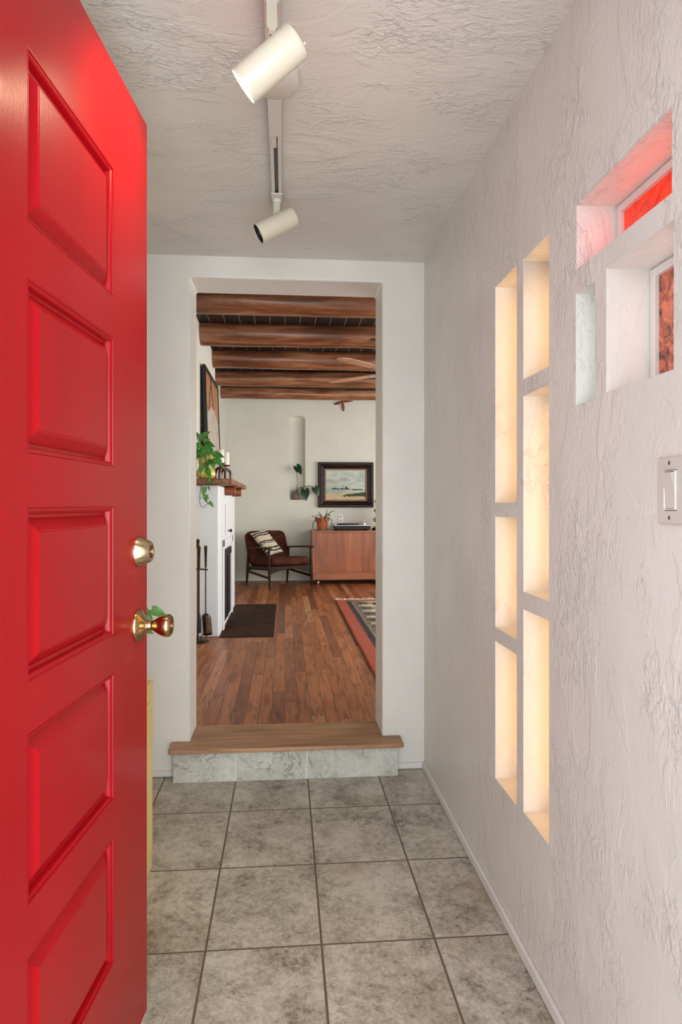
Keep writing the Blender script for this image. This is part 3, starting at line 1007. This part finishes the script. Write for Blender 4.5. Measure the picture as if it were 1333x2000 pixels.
pp = thing('potted_pothos', (-0.545, 5.42, MZ), 'trailing pothos in a yellow glazed pot on the mantel end', 'plant')
px_, py_ = -0.632, 5.42
b = MB(); b.lathe([(0, MZ), (0.055, MZ), (0.072, MZ + 0.022), (0.076, MZ + 0.045), (0.070, MZ + 0.07), (0.056, MZ + 0.088), (0.053, MZ + 0.098), (0.060, MZ + 0.13), (0.062, MZ + 0.16), (0.055, MZ + 0.19), (0.049, MZ + 0.20), (0.044, MZ + 0.195), (0.044, MZ + 0.185), (0, MZ + 0.18)], Matrix.Translation((px_, py_, 0)), 40); b.build('pot', m_yellowpot, pp, smooth=60)
b = MB(); s = MB()
rl = random.Random(3)


def at_px(x, y, Y):
    """a point of the plane Y = const from the photograph's column and row, in metres"""
    th = math.atan(109.5 / 1300); k = (x - 666.5) / 1300
    a, c = k * math.cos(th) + math.sin(th), math.cos(th) - k * math.sin(th)
    return Vector((a / c * Y, Y, 1.2 + (985 - y) / 1300 * Y / c))


TOP = Vector((px_, py_, MZ + 0.19))
for (x, y, Y, dx, dzv, sz) in (
        (393, 860, 5.42, -0.3, 0.6, 0.075), (398, 862, 5.38, 0.8, 0.3, 0.06), (391, 868, 5.34, -0.6, -0.6, 0.08), (399, 872, 5.33, 0.5, -0.7, 0.09),
        (404, 866, 5.40, 0.9, -0.3, 0.075), (388, 878, 5.36, -0.2, -1, 0.085), (396, 880, 5.31, 0.3, -1, 0.085), (407, 876, 5.34, 0.7, -0.8, 0.075),
        (419, 887, 5.33, 1.0, -0.25, 0.085), (421, 896, 5.31, 0.8, -0.8, 0.09), (413, 898, 5.32, 0.3, -0.9, 0.085), (386, 890, 5.38, -0.5, -0.8, 0.06),
        (402, 905, 5.30, 0.2, -1, 0.07), (394, 912, 5.245, -0.2, -1, 0.06), (404, 918, 5.24, 0.5, -0.8, 0.07), (408, 936, 5.24, 0.6, -0.7, 0.035),
        (397, 853, 5.42, 0.9, 0.75, 0.075)):
    p = at_px(x, y, Y)
    s.tube([TOP, (TOP + p) / 2 + Vector((0, -0.02, 0.03)), p], 0.002, 6)
    b.leaf(p, (dx, -0.25, dzv), (0.15 * rl.uniform(-1, 1), -1, 0.55), sz, 0.72, droop=0.2)
vine = [at_px(x, y, Y) for x, y, Y in ((394, 885, 5.32), (392, 915, 5.26), (392.5, 935, 5.235), (394, 945, 5.235), (391, 965, 5.24), (390, 980, 5.24), (393, 989, 5.24), (399, 991, 5.24), (404, 985, 5.24), (410, 981, 5.24))]
s.tube(vine, 0.0024, 7)
s.tube([at_px(394, 946, 5.235), at_px(400, 958, 5.24), at_px(407, 950, 5.24)], 0.0016, 6)
s.tube([at_px(391, 975, 5.24), at_px(396, 971, 5.24), at_px(401, 965, 5.24)], 0.0016, 6)
for (x, y, dx, dzv, sz) in ((409, 981, 0.8, -0.85, 0.055), (399, 952, -0.1, -1, 0.075), (402, 967, 0.5, -0.7, 0.045), (400, 972, 0.5, -1, 0.05), (407, 951, 0.4, -0.9, 0.035), (397, 962, 0.2, -1, 0.04)):
    b.leaf(at_px(x, y, 5.238), (dx, -0.05, dzv), (0.2, -1, 0.3), sz, 0.55, droop=0.1)
b.build('foliage', m_leaf, pp, smooth=60)
s.build('vine', m_stem, pp)


def candle(x, y, hlab, clab, big):
    h = thing('candle_holder', (x, y, MZ), hlab, 'candle holder', group='brown candle holders on the mantel')
    b = MB(); b.lathe([(0, MZ), (0.05, MZ), (0.052, MZ + 0.006), (0.03, MZ + 0.012), (0.012, MZ + 0.02), (0.012, MZ + 0.11), (0.016, MZ + 0.118), (0.009, MZ + 0.128), (0.010, MZ + 0.148), (0, MZ + 0.148)], Matrix.Translation((x, y, 0)), 24); b.build('stem', m_holder, h)
    for k in range(3):
        a = R(30 + 120 * k)
        c, s_ = math.cos(a), math.sin(a)
        b = MB(); b.tube([(x + c * 0.05, y + s_ * 0.05, MZ + 0.004), (x + c * 0.052, y + s_ * 0.052, MZ + 0.07), (x + c * 0.044, y + s_ * 0.044, MZ + 0.1), (x + c * 0.025, y + s_ * 0.025, MZ + 0.118), (x + c * 0.008, y + s_ * 0.008, MZ + 0.122)], [0.012, 0.013, 0.013, 0.011, 0.009], 12); b.build('arched_leg', m_holder, h)
    b = MB(); b.lathe([(0, MZ + 0.147), (0.036, MZ + 0.150), (0.042, MZ + 0.158), (0.040, MZ + 0.160), (0, MZ + 0.157)], Matrix.Translation((x, y, 0)), 28); b.build('drip_plate', m_black, h)
    c = thing('pillar_candle', (x, y, MZ + 0.16), clab, 'candle', group='ivory candles on the mantel')
    z = MZ + 0.1575
    b = MB(); b.lathe([(0, z + 0.001), (0.033, z + 0.001), (0.033, z + 0.116), (0.031, z + 0.119), (0.026, z + 0.117), (0, z + 0.114)], Matrix.Translation((x, y, 0)), 32); b.build('wax', m_wax, c)
    b = MB(); b.tube([(x, y, z + 0.113), (x + 0.001, y, z + 0.128)], 0.0014, 6); b.build('wick', m_black, c)


candle(-0.545, 6.20, 'brown candle holder with arched legs in clear view on the mantel', 'ivory pillar candle standing clear of the pothos leaves', True)
candle(-0.565, 5.90, 'brown candle holder half hidden behind the pothos on the mantel', 'ivory candle half hidden behind the pothos leaves', False)

# ------------------------------------------------------------------ far wall: niche vase, painting, outlet, cross
nv = thing('niche_vase_plant', (0.150, 9.31, 1.262), 'small grey vase with dark heart shaped leaves standing in the wall niche', 'plant')
vx, vy, vz = 0.150, 9.295, 1.2625
b = MB(); b.lathe([(0, vz), (0.036, vz), (0.052, vz + 0.03), (0.054, vz + 0.055), (0.045, vz + 0.09), (0.036, vz + 0.11), (0.042, vz + 0.128), (0.037, vz + 0.128), (0.031, vz + 0.11), (0, vz + 0.10)], Matrix.Translation((vx, vy, 0)), 32); b.build('vase', m_vase, nv, smooth=60)
s = MB(); b = MB()
neck = Vector((vx, vy, vz + 0.115))
for ctrl, tip, dd, up, sz in (
        ((582, 945, 9.22), (579, 920, 9.18), (-0.2, -0.1, 0.2), (0.1, -1, 0.1), 0.12),
        ((588, 952, 9.20), (596, 958, 9.15), (0.1, -0.2, -1), (-0.1, -1, 0.2), 0.15),
        ((602, 949, 9.20), (615, 954, 9.16), (0.5, -0.1, -0.8), (0.3, -1, 0.1), 0.12)):
    c = at_px(*ctrl); t_ = at_px(*tip)
    s.tube([neck, neck.lerp(c, 0.5) + Vector((0, -0.01, 0.02)), c, c.lerp(t_, 0.6) + Vector((0, 0, 0.012)), t_], 0.0038, 8)
    if sz != 0.12 or tip[0] > 600:      # the upright stalk carries its own leaf below
        b.leaf(t_, dd, up, sz, 0.85, heart=0.28, droop=0.12)
# the upright leaf hangs from its stalk's tip
b.leaf(at_px(580, 912, 9.17), (0.35, -0.1, -0.5), (0.2, -1, 0.2), 0.13, 0.85, heart=0.28, droop=0.1)
s.build('stem', m_stem, nv); b.build('foliage', m_leafdark, nv, smooth=60)

pt = thing('painting', (0.85, FY, 1.16), 'seascape painting of a dark ship in a carved dark frame', 'painting')
X0, X1, Z0, Z1 = 0.461, 1.232, 1.157, 1.783
b = MB()
prof = [(0.0, 0.0), (0.0, 0.045), (0.012, 0.055), (0.030, 0.055), (0.045, 0.040), (0.060, 0.036), (0.070, 0.042), (0.082, 0.034), (0.085, 0.028), (0.085, 0.0)]
rings = []
for ins, h in prof:
    rings.append([b._v((x, FY - 0.002 - h, z)) for x, z in ((X0 + ins, Z0 + ins), (X1 - ins, Z0 + ins), (X1 - ins, Z1 - ins), (X0 + ins, Z1 - ins))])
for A, Bq in zip(rings, rings[1:] + rings[:1]):
    for i in range(4):
        b.bm.faces.new((A[i], A[(i + 1) % 4], Bq[(i + 1) % 4], Bq[i]))
fr_ = b.build('frame', m_frame, pt, smooth=20)
b = MB(); b.cells([X0 + 0.084, X1 - 0.084], [Z0 + 0.084, Z1 - 0.084], [(X0 + 0.104, X1 - 0.104, Z0 + 0.104, Z1 - 0.104)], FY - 0.028, FY - 0.003, lambda a, c, t: (a, t, c)); b.build('liner', m_liner, pt, bevel=0.003)


def sea(u, v):
    n = mnoise.noise(Vector((u * 5, v * 9, 3))); n2 = mnoise.noise(Vector((u * 14, v * 22, 7)))
    c = (182 + 26 * n + 10 * n2, 194 + 20 * n + 10 * n2, 182 + 18 * n + 10 * n2)
    if v > 0.42:
        k_ = max(0.0, min(1.0, mnoise.noise(Vector((u * 3.2, v * 7, 12))) * 1.6 + 0.1))
        c = tuple(a * (1 - k_) + b_ * k_ for a, b_ in zip(c, (166, 164, 148)))
    if v < 0.36 + 0.01 * n2:
        c = (150 + 22 * n2, 172 + 18 * n2, 162 + 18 * n2)
    if v < 0.21 + 0.09 * u + 0.02 * n:
        c = (196 + 16 * n, 176 + 14 * n, 136 + 14 * n)
    if 0.36 < u and 0.12 + 0.03 * n2 < v < 0.23 + 0.05 * math.sin(u * 8) * 0.6 + 0.03 * n2 and v < 0.10 + 0.5 * (u - 0.34):
        c = (34 + 20 * n2, 62 + 26 * n2, 44 + 18 * n2)
    if u > 0.5 and abs(v - (0.30 + 0.06 * (u - 0.7))) < 0.014 and u < 0.95:
        c = (206, 208, 192)
    if 0.15 < u < 0.60 and 0.345 < v < 0.385 + 0.035 * max(0, mnoise.noise(Vector((u * 16, 1, 1)))) * 2 and v > 0.345 + 0.06 * max(0, 0.2 - u):
        c = (36, 34, 36)
    if abs(u - 0.43) < 0.006 and 0.38 < v < 0.50 or abs(u - 0.30) < 0.006 and 0.38 < v < 0.44:
        c = (58, 54, 52)
    if 0.48 < u < 0.53 and 0.38 < v < 0.44:
        c = (44, 40, 40)
    if 0.66 < u < 0.92 and 0.325 < v < 0.362:
        c = (52, 50, 50)
    return c


b = MB(); b.grid(96, 74, lambda u, v: (X0 + 0.103 + (X1 - X0 - 0.206) * u, FY - 0.012, Z0 + 0.103 + (Z1 - Z0 - 0.206) * v), sea); b.build('canvas', m_canvas, pt, solid=0.003)

ol = thing('wall_outlet', (0.776, FY, 1.0), 'white wall outlet between the flower pot and painting', 'outlet')
b = MB(); b.box((0.741, FY - 0.007, 0.943), (0.811, FY - 0.0005, 1.058)); b.build('plate', m_socket, ol, bevel=0.003)
for z in (0.972, 1.028):
    b = MB(); b.lathe([(0, 0), (0.017, 0), (0.017, 0.002), (0, 0.002)], frame((0.776, FY - 0.0072, z), (0, -1, 0)), 20)
    b.build('socket', m_plastic, ol)
    b = MB()
    for dx in (-0.006, 0.006):
        b.box((0.776 + dx - 0.0015, FY - 0.0105, z - 0.004), (0.776 + dx + 0.0015, FY - 0.009, z + 0.008))
    b.build('slots', m_black, ol)

cr = thing('wall_cross', (0.80, FY, 2.55), 'small turned wood cross hung high on the far wall', 'cross')
cc = at_px(670.5, 785, FY - 0.02)
for ex, ey in ((654.5, 790), (689.5, 782), (671.5, 803), (668.5, 764)):
    e = at_px(ex, ey, FY - 0.02)
    d = e - cc
    b = MB(); b.tube([cc, cc + d * 0.25, cc + d * 0.6, cc + d * 0.86, cc + d * 0.9], [0.016, 0.013, 0.019, 0.011, 0.010], 12)
    am = b.build('arm', m_cross, cr, smooth=50)
    b = MB(); b.tube([cc + d * 0.88, cc + d * 0.93, cc + d], [0.010, 0.014, 0.006], 12); b.build('tip', m_black, am)

# ------------------------------------------------------------------ sideboard and what stands on it
sb = thing('sideboard', (1.05, 8.96, FZ), 'teak sideboard on casters against the far wall, right of the armchair', 'sideboard')
SX0, SX1, SY0, SY1, SZ0, SZ1 = 0.353, 1.86, 8.70, 9.235, 0.21, 0.852
b = MB(); b.box((SX0, SY0 + 0.012, 0.303), (SX1, SY1, SZ1 - 0.022)); b.build('carcass', m_teak, sb, bevel=0.002)
b = MB(); b.box((SX0 - 0.004, SY0 - 0.004, SZ1 - 0.0215), (SX1 + 0.004, SY1, SZ1)); b.build('top', m_teak_h, sb, bevel=0.003)
b = MB(); b.box((SX0 + 0.045, SY0 + 0.004, 0.318), (SX1 - 0.045, SY0 + 0.0125, SZ1 - 0.03)); b.build('front_panel', m_teak, sb, bevel=0.001)
for x in (SX0, SX1 - 0.042):
    b = MB(); b.box((x, SY0, 0.304), (x + 0.042, SY0 + 0.0118, SZ1 - 0.022)); b.build('stile', m_teak, sb, bevel=0.001)
b = MB(); b.box((SX0 - 0.002, SY0 - 0.006, 0.300), (SX1 + 0.002, SY0 + 0.011, 0.314)); b.build('moulding', m_teak_h, sb, bevel=0.002)
b = MB(); b.box((SX0 + 0.012, SY0 + 0.006, SZ0), (SX1 - 0.012, SY1 - 0.02, 0.302)); b.build('plinth', m_teak_h, sb, bevel=0.002)
for x in (SX0 + 0.08, SX1 - 0.08):
    for y in (SY0 + 0.05, SY1 - 0.07):
        cst = thing('caster', (x, y, FZ), None, None)
        cst.parent = sb
        cst.matrix_parent_inverse = world_of(sb).inverted()
        b = MB(); b.lathe([(0, -0.012), (0.022, -0.012), (0.026, -0.006), (0.026, 0.006), (0.022, 0.012), (0, 0.012)], frame((x, y, FZ + 0.0265), (1, 0, 0)), 24); b.build('wheel', m_silver, cst)
        b = MB(); b.tube([(x, y, FZ + 0.05), (x, y, SZ0)], 0.007, 10); b.build('pin', m_iron, cst)

TZ = SZ1 + 0.0005
fpnt = thing('flower_pot', (0.497, 8.93, TZ), 'terracotta pot of thin trailing stems on a grey saucer, on the sideboard', 'plant')
T_ = Matrix.Translation((0.497, 8.93, 0))
b = MB(); b.lathe([(0, TZ), (0.075, TZ), (0.088, TZ + 0.014), (0.083, TZ + 0.014), (0.072, TZ + 0.006), (0, TZ + 0.006)], T_, 32); b.build('saucer', m_saucer, fpnt)
b = MB(); b.lathe([(0, TZ + 0.0065), (0.060, TZ + 0.0065), (0.082, TZ + 0.118), (0.094, TZ + 0.118), (0.097, TZ + 0.168), (0.086, TZ + 0.168), (0.080, TZ + 0.15), (0, TZ + 0.145)], T_, 36); b.build('pot', m_terra, fpnt)
b = MB()
for pts in (((640, 1008), (646, 1000), (655, 997)), ((636, 1010), (638, 1002), (639, 994)), ((630, 1010), (625, 1003), (621, 999)), ((618, 1011), (613, 1008), (608, 1010)),
            ((618, 1012), (612, 1022), (611, 1030), (613, 1033)), ((642, 1012), (648, 1015), (649, 1024), (646, 1031)), ((632, 1012), (640, 1003), (644, 1006), (642, 1016)),
            ((628, 1012), (626, 1007), (620, 1006), (617, 1013)), ((625, 1012), (626, 1018), (627, 1027)), ((634, 1011), (637, 1018), (640, 1026))):
    yb = 8.90
    q_ = [Vector((0.497, 8.93, TZ + 0.15))] + [at_px(x, y, yb - 0.03 * (i > 0) - (0.055 if (pts[-1][1] > 1013 and 612 < x < 645) else 0)) for i, (x, y) in enumerate(pts)]
    b.tube(q_, [0.006] + [0.0055] * (len(q_) - 2) + [0.002], 7)
b.build('foliage', m_leafdark, fpnt, smooth=60)

tt = thing('turntable', (0.895, 8.95, TZ), 'silver and black record turntable on the teak sideboard', 'turntable')
b = MB(); b.box((0.655, 8.78, TZ + 0.016), (1.135, 9.12, TZ + 0.062)); b.build('plinth', m_black, tt, bevel=0.006)
b = MB(); b.box((0.652, 8.777, TZ + 0.0625), (1.138, 9.123, TZ + 0.071)); b.build('deck', m_silver, tt, bevel=0.002)
b = MB(); b.lathe([(0, TZ + 0.0715), (0.15, TZ + 0.0715), (0.152, TZ + 0.084), (0.146, TZ + 0.088), (0, TZ + 0.088)], Matrix.Translation((0.85, 8.95, 0)), 44); b.build('platter', m_black, tt)
b = MB(); b.lathe([(0, TZ + 0.0715), (0.04, TZ + 0.0715), (0.038, TZ + 0.09), (0.018, TZ + 0.095), (0.018, TZ + 0.115), (0, TZ + 0.118)], Matrix.Translation((1.075, 9.02, 0)), 24)
b.tube([(1.10, 9.06, TZ + 0.108), (1.075, 9.02, TZ + 0.108), (1.06, 8.85, TZ + 0.104), (1.02, 8.82, TZ + 0.098)], [0.012, 0.005, 0.004, 0.007], 10)
b.build('tonearm', m_silver, tt)
for x in (0.70, 1.09):
    for y in (8.81, 9.09):
        b = MB(); b.lathe([(0, TZ), (0.02, TZ), (0.022, TZ + 0.0155), (0, TZ + 0.0155)], Matrix.Translation((x, y, 0)), 18); b.build('foot', m_iron, tt)

lv = thing('wavy_vase', (1.30, 8.95, TZ), 'tall wavy tan vase on a black base at the sideboard end by the doorway edge', 'vase')
b = MB(); b.lathe([(0, TZ), (0.125, TZ), (0.125, TZ + 0.022), (0.11, TZ + 0.03), (0, TZ + 0.03)], Matrix.Translation((1.30, 8.95, 0)), 36); b.build('base', m_black, lv)
prof = []
for i in range(41):
    h = i / 40
    prof.append((0.094 - 0.035 * h + 0.026 * math.sin(h * 2 * math.pi * 3.2 + 2.4), TZ + 0.0305 + 0.40 * h))
b = MB(); b.lathe([(0, TZ + 0.0305)] + prof + [(0, TZ + 0.43)], Matrix.Translation((1.30, 8.95, 0)), 36); b.build('body', m_tan, lv, smooth=60)

# ------------------------------------------------------------------ armchair
ch = thing('armchair', (-0.078, 8.63, FZ), 'low armchair with dark wood frame and brown velvet cushions by the sideboard', 'armchair', R(208.7))


def cpart(mb, name, mat, **kw):
    return mb.build(name, mat, ch, world=False, **kw)


for sx in (1, -1):
    b = MB(); b.tube([(0.30 * sx, 0.325, 0.001), (0.30 * sx, 0.31, 0.24), (0.30 * sx, 0.30, 0.505)], [0.011, 0.019, 0.014], 12); cpart(b, 'leg', m_chairwood)
    b = MB(); b.tube([(0.30 * sx, -0.33, 0.001), (0.30 * sx, -0.30, 0.22), (0.30 * sx, -0.285, 0.475)], [0.011, 0.019, 0.013], 12); cpart(b, 'leg', m_chairwood)
    b = MB(); b.tube([(0.30 * sx, 0.345, 0.512), (0.302 * sx, 0.30, 0.518), (0.31 * sx, 0.05, 0.505), (0.305 * sx, -0.30, 0.482), (0.30 * sx, -0.33, 0.476)], [0.017, 0.024, 0.025, 0.018, 0.013], 12, sq=(1.25, 0.55)); cpart(b, 'armrest', m_chairwood)
    b = MB(); b.tube([(0.30 * sx, 0.30, 0.145), (0.30 * sx, -0.31, 0.185)], 0.012, 10, sq=(0.8, 1.3)); cpart(b, 'stretcher', m_chairwood)
    b = MB(); b.tube([(0.30 * sx, 0.30, 0.262), (0.30 * sx, -0.30, 0.232)], 0.016, 10, sq=(0.7, 1.5)); cpart(b, 'side_rail', m_chairwood)
# front apron with arched underside, back rail, back frame
pl_ = [(-0.30, 0.285), (0.30, 0.285), (0.30, 0.19)] + [(0.30 - 0.60 * i / 12, 0.19 + 0.055 * math.sin(math.pi * i / 12)) for i in range(1, 12)] + [(-0.30, 0.19)]
b = MB(); b.prism(pl_, 0.295, 0.318, Matrix(((1, 0, 0, 0), (0, 0, 1, 0), (0, 1, 0, 0), (0, 0, 0, 1)))); cpart(b, 'apron', m_chairwood, bevel=0.004)
b = MB(); b.box((-0.29, -0.312, 0.20), (0.29, -0.29, 0.25)); cpart(b, 'back_rail', m_chairwood, bevel=0.004)
for sx in (1, -1):
    b = MB(); b.tube([(0.22 * sx, -0.30, 0.23), (0.22 * sx, -0.375, 0.45), (0.22 * sx, -0.45, 0.63)], 0.012, 10); cpart(b, 'back_post', m_chairwood)


def cushion(w, d, h, rc, crown):
    b = MB()
    n = 20
    for side in (1, -1):
        pass
    ring = []
    for k in range(48):
        a = 2 * math.pi * k / 48
        e = 0.28
        ring.append((math.copysign(abs(math.cos(a)) ** e, math.cos(a)) * w / 2, math.copysign(abs(math.sin(a)) ** e, math.sin(a)) * d / 2))
    lev = [(0.0, -h / 2 - crown), (0.5, -h / 2 - crown * 0.8), (0.9, -h / 2), (0.975, -h / 2 + 0.010), (1.0, -h / 2 + 0.022), (1.0, h / 2 - 0.022), (0.975, h / 2 - 0.010), (0.9, h / 2), (0.5, h / 2 + crown * 0.8), (0.0, h / 2 + crown)]
    rr = []
    for s_, z in lev:
        if s_ == 0:
            rr.append([b._v((0, 0, z))])
        else:
            rr.append([b._v((x * s_, y * s_, z)) for x, y in ring])
    for A, Bq in zip(rr, rr[1:]):
        for i in range(48):
            j = (i + 1) % 48
            if len(A) == 1:
                b.bm.faces.new((A[0], Bq[j], Bq[i]))
            elif len(Bq) == 1:
                b.bm.faces.new((A[i], A[j], Bq[0]))
            else:
                b.bm.faces.new((A[i], A[j], Bq[j], Bq[i]))
    return b


b = cushion(0.575, 0.60, 0.10, 0.05, 0.012)
bmesh.ops.transform(b.bm, matrix=Matrix.Translation((0, 0.045, 0.325)) @ Matrix.Rotation(R(3.5), 4, 'X'), verts=b.bm.verts)
cpart(b, 'seat_cushion', m_leather, smooth=60)
b = cushion(0.585, 0.47, 0.095, 0.05, 0.015)
bmesh.ops.transform(b.bm, matrix=Matrix.Translation((0, -0.325, 0.475)) @ Matrix.Rotation(R(112), 4, 'X'), verts=b.bm.verts)
cpart(b, 'back_cushion', m_leather, smooth=60)

# pillow: limp lumbar pillow lying slantwise against the back cushion
pw = None
b = MB()
CM = Matrix.Translation((-0.078, 8.63, FZ)) @ Matrix.Rotation(R(208.7), 4, 'Z')
pc = CM @ Vector((0.12, -0.108, 0.559))
s_v = (CM.to_3x3() @ Vector((-1, 0, 0)))
upv = (CM.to_3x3() @ Vector((0, -0.42, 0.91)))
LV = (s_v * 0.50 - upv * 0.83).normalized()
WV = (s_v * 0.96 + upv * 0.24).normalized()
NV = LV.cross(WV).normalized()
if NV.y > 0:
    NV = -NV
PL, PW = 0.38, 0.235


def pilcol(u, v):
    n = mnoise.noise(Vector((u * 30, v * 20, 4)))
    base = (206 + 10 * n, 192 + 10 * n, 166 + 10 * n)
    for c, w in ((0.12, 0.028), (0.21, 0.026), (0.47, 0.026), (0.54, 0.014), (0.75, 0.030), (0.87, 0.028)):
        if abs(u + 0.02 * math.sin(v * 7) - c) < w:
            return (44, 46, 52)
    return base


for sgn in (1, -1):
    def pos(u, v, sgn=sgn):
        a, c = 2 * u - 1, 2 * v - 1
        th_ = 0.055 * ((1 - a ** 4) * (1 - c ** 4)) ** 0.6
        pin = 1 - 0.05 * (1 - c * c) * abs(a) ** 2
        pin2 = 1 - 0.06 * (1 - a * a) * abs(c) ** 2
        return pc + LV * (a * PL / 2 * pin) + WV * (c * PW / 2 * pin2) + NV * (th_ * sgn)
    b.grid(56, 24, pos, pilcol)
bmesh.ops.remove_doubles(b.bm, verts=b.bm.verts, dist=0.0004)
o = b.build('throw_pillow', m_cloth, smooth=80)
tag(o, 'cream throw pillow with dark stripes lying slantwise in the armchair', 'pillow')

# ------------------------------------------------------------------ rug
RX0, RX1, RY0, RY1 = 0.545, 2.30, 3.75, 7.24
rg = thing('rug', (1.4, 5.5, FZ), 'flat woven kilim rug with rust border on the wood floor', 'rug')


def rugcol(u, v):
    x, y = u * (RX1 - RX0), (1 - v) * (RY1 - RY0)
    if x > (RX1 - RX0) / 2:
        x = RX1 - RX0 - x
    e = min(x, y)
    n = mnoise.noise(Vector((x * 3, y * 40, 2)))
    if e < 0.100:
        return (162 + 14 * n, 72 + 8 * n, 46 + 6 * n)
    if x < 0.135 and y > 0.1:
        tooth = abs(((y / 0.058) % 1) - 0.5) * 2
        if x < 0.135 - 0.035 * tooth or x < 0.100:
            if x < 0.100 + 0.035 * tooth * 0.98:
                return (158 + 14 * n, 70, 46)
        return (26, 25, 29)
    if x < 0.150 or y < 0.112:
        return (28, 27, 30)
    if x < 0.172:
        return (128, 106, 98)
    # field of stepped fingers, cream against black, around rust diamonds
    xx = x - 0.172
    yy = (y / 0.34) % 1
    dc, db_ = abs(yy - 0.25), abs(yy - 0.75)
    tri = abs(((y / 0.68) % 1) - 0.5) * 2
    q4 = math.floor(tri * 5) / 5
    if xx > 0.20 + 0.20 * q4:
        inner = xx - (0.20 + 0.20 * q4)
        if inner < 0.05:
            return (34, 32, 34)
        if inner < 0.30:
            return (122 + 10 * n, 60, 38)
        if inner < 0.36:
            return (200, 178, 148)
        return (40, 36, 36)
    start = 0.03 if dc < 0.06 else 0.07 if dc < 0.11 else 0.12 if dc < 0.18 else 0.17
    if xx > start and db_ > 0.06:
        return (204 + 10 * n, 184 + 8 * n, 152) if dc < 0.19 else (168 + 10 * n, 150, 120)
    if (db_ < 0.08 and 0.015 < xx < 0.14) or (db_ < 0.15 and 0.05 < xx < 0.10):
        return (30, 29, 33)
    if dc < 0.09 and 0.012 < xx:
        return (120, 72, 52)
    return (112 + 8 * n, 102 + 8 * n, 86)


b = MB(); b.grid(100, 300, lambda u, v: (RX0 + (RX1 - RX0) * u + 0.004 * mnoise.noise(Vector((0, v * 9, 1))), RY0 + (RY1 - RY0) * v, FZ + 0.008), rugcol)
b.build('pile', m_weave, rg, solid=0.009)
rf = random.Random(5)
b = MB()
x = RX0 + 0.01
while x < RX1:
    L = 0.05 + 0.04 * rf.random()
    dx = rf.uniform(-0.02, 0.02)
    b.tube([(x, RY1 - 0.003, FZ + 0.008), (x + dx * 0.5, RY1 + L * 0.5, FZ + 0.012 + 0.012 * rf.random()), (x + dx, RY1 + L, FZ + 0.006)], [0.006, 0.007, 0.004], 5)
    x += 0.014
o = b.build('fringe', m_fringe, rg)
o['kind'] = 'stuff'
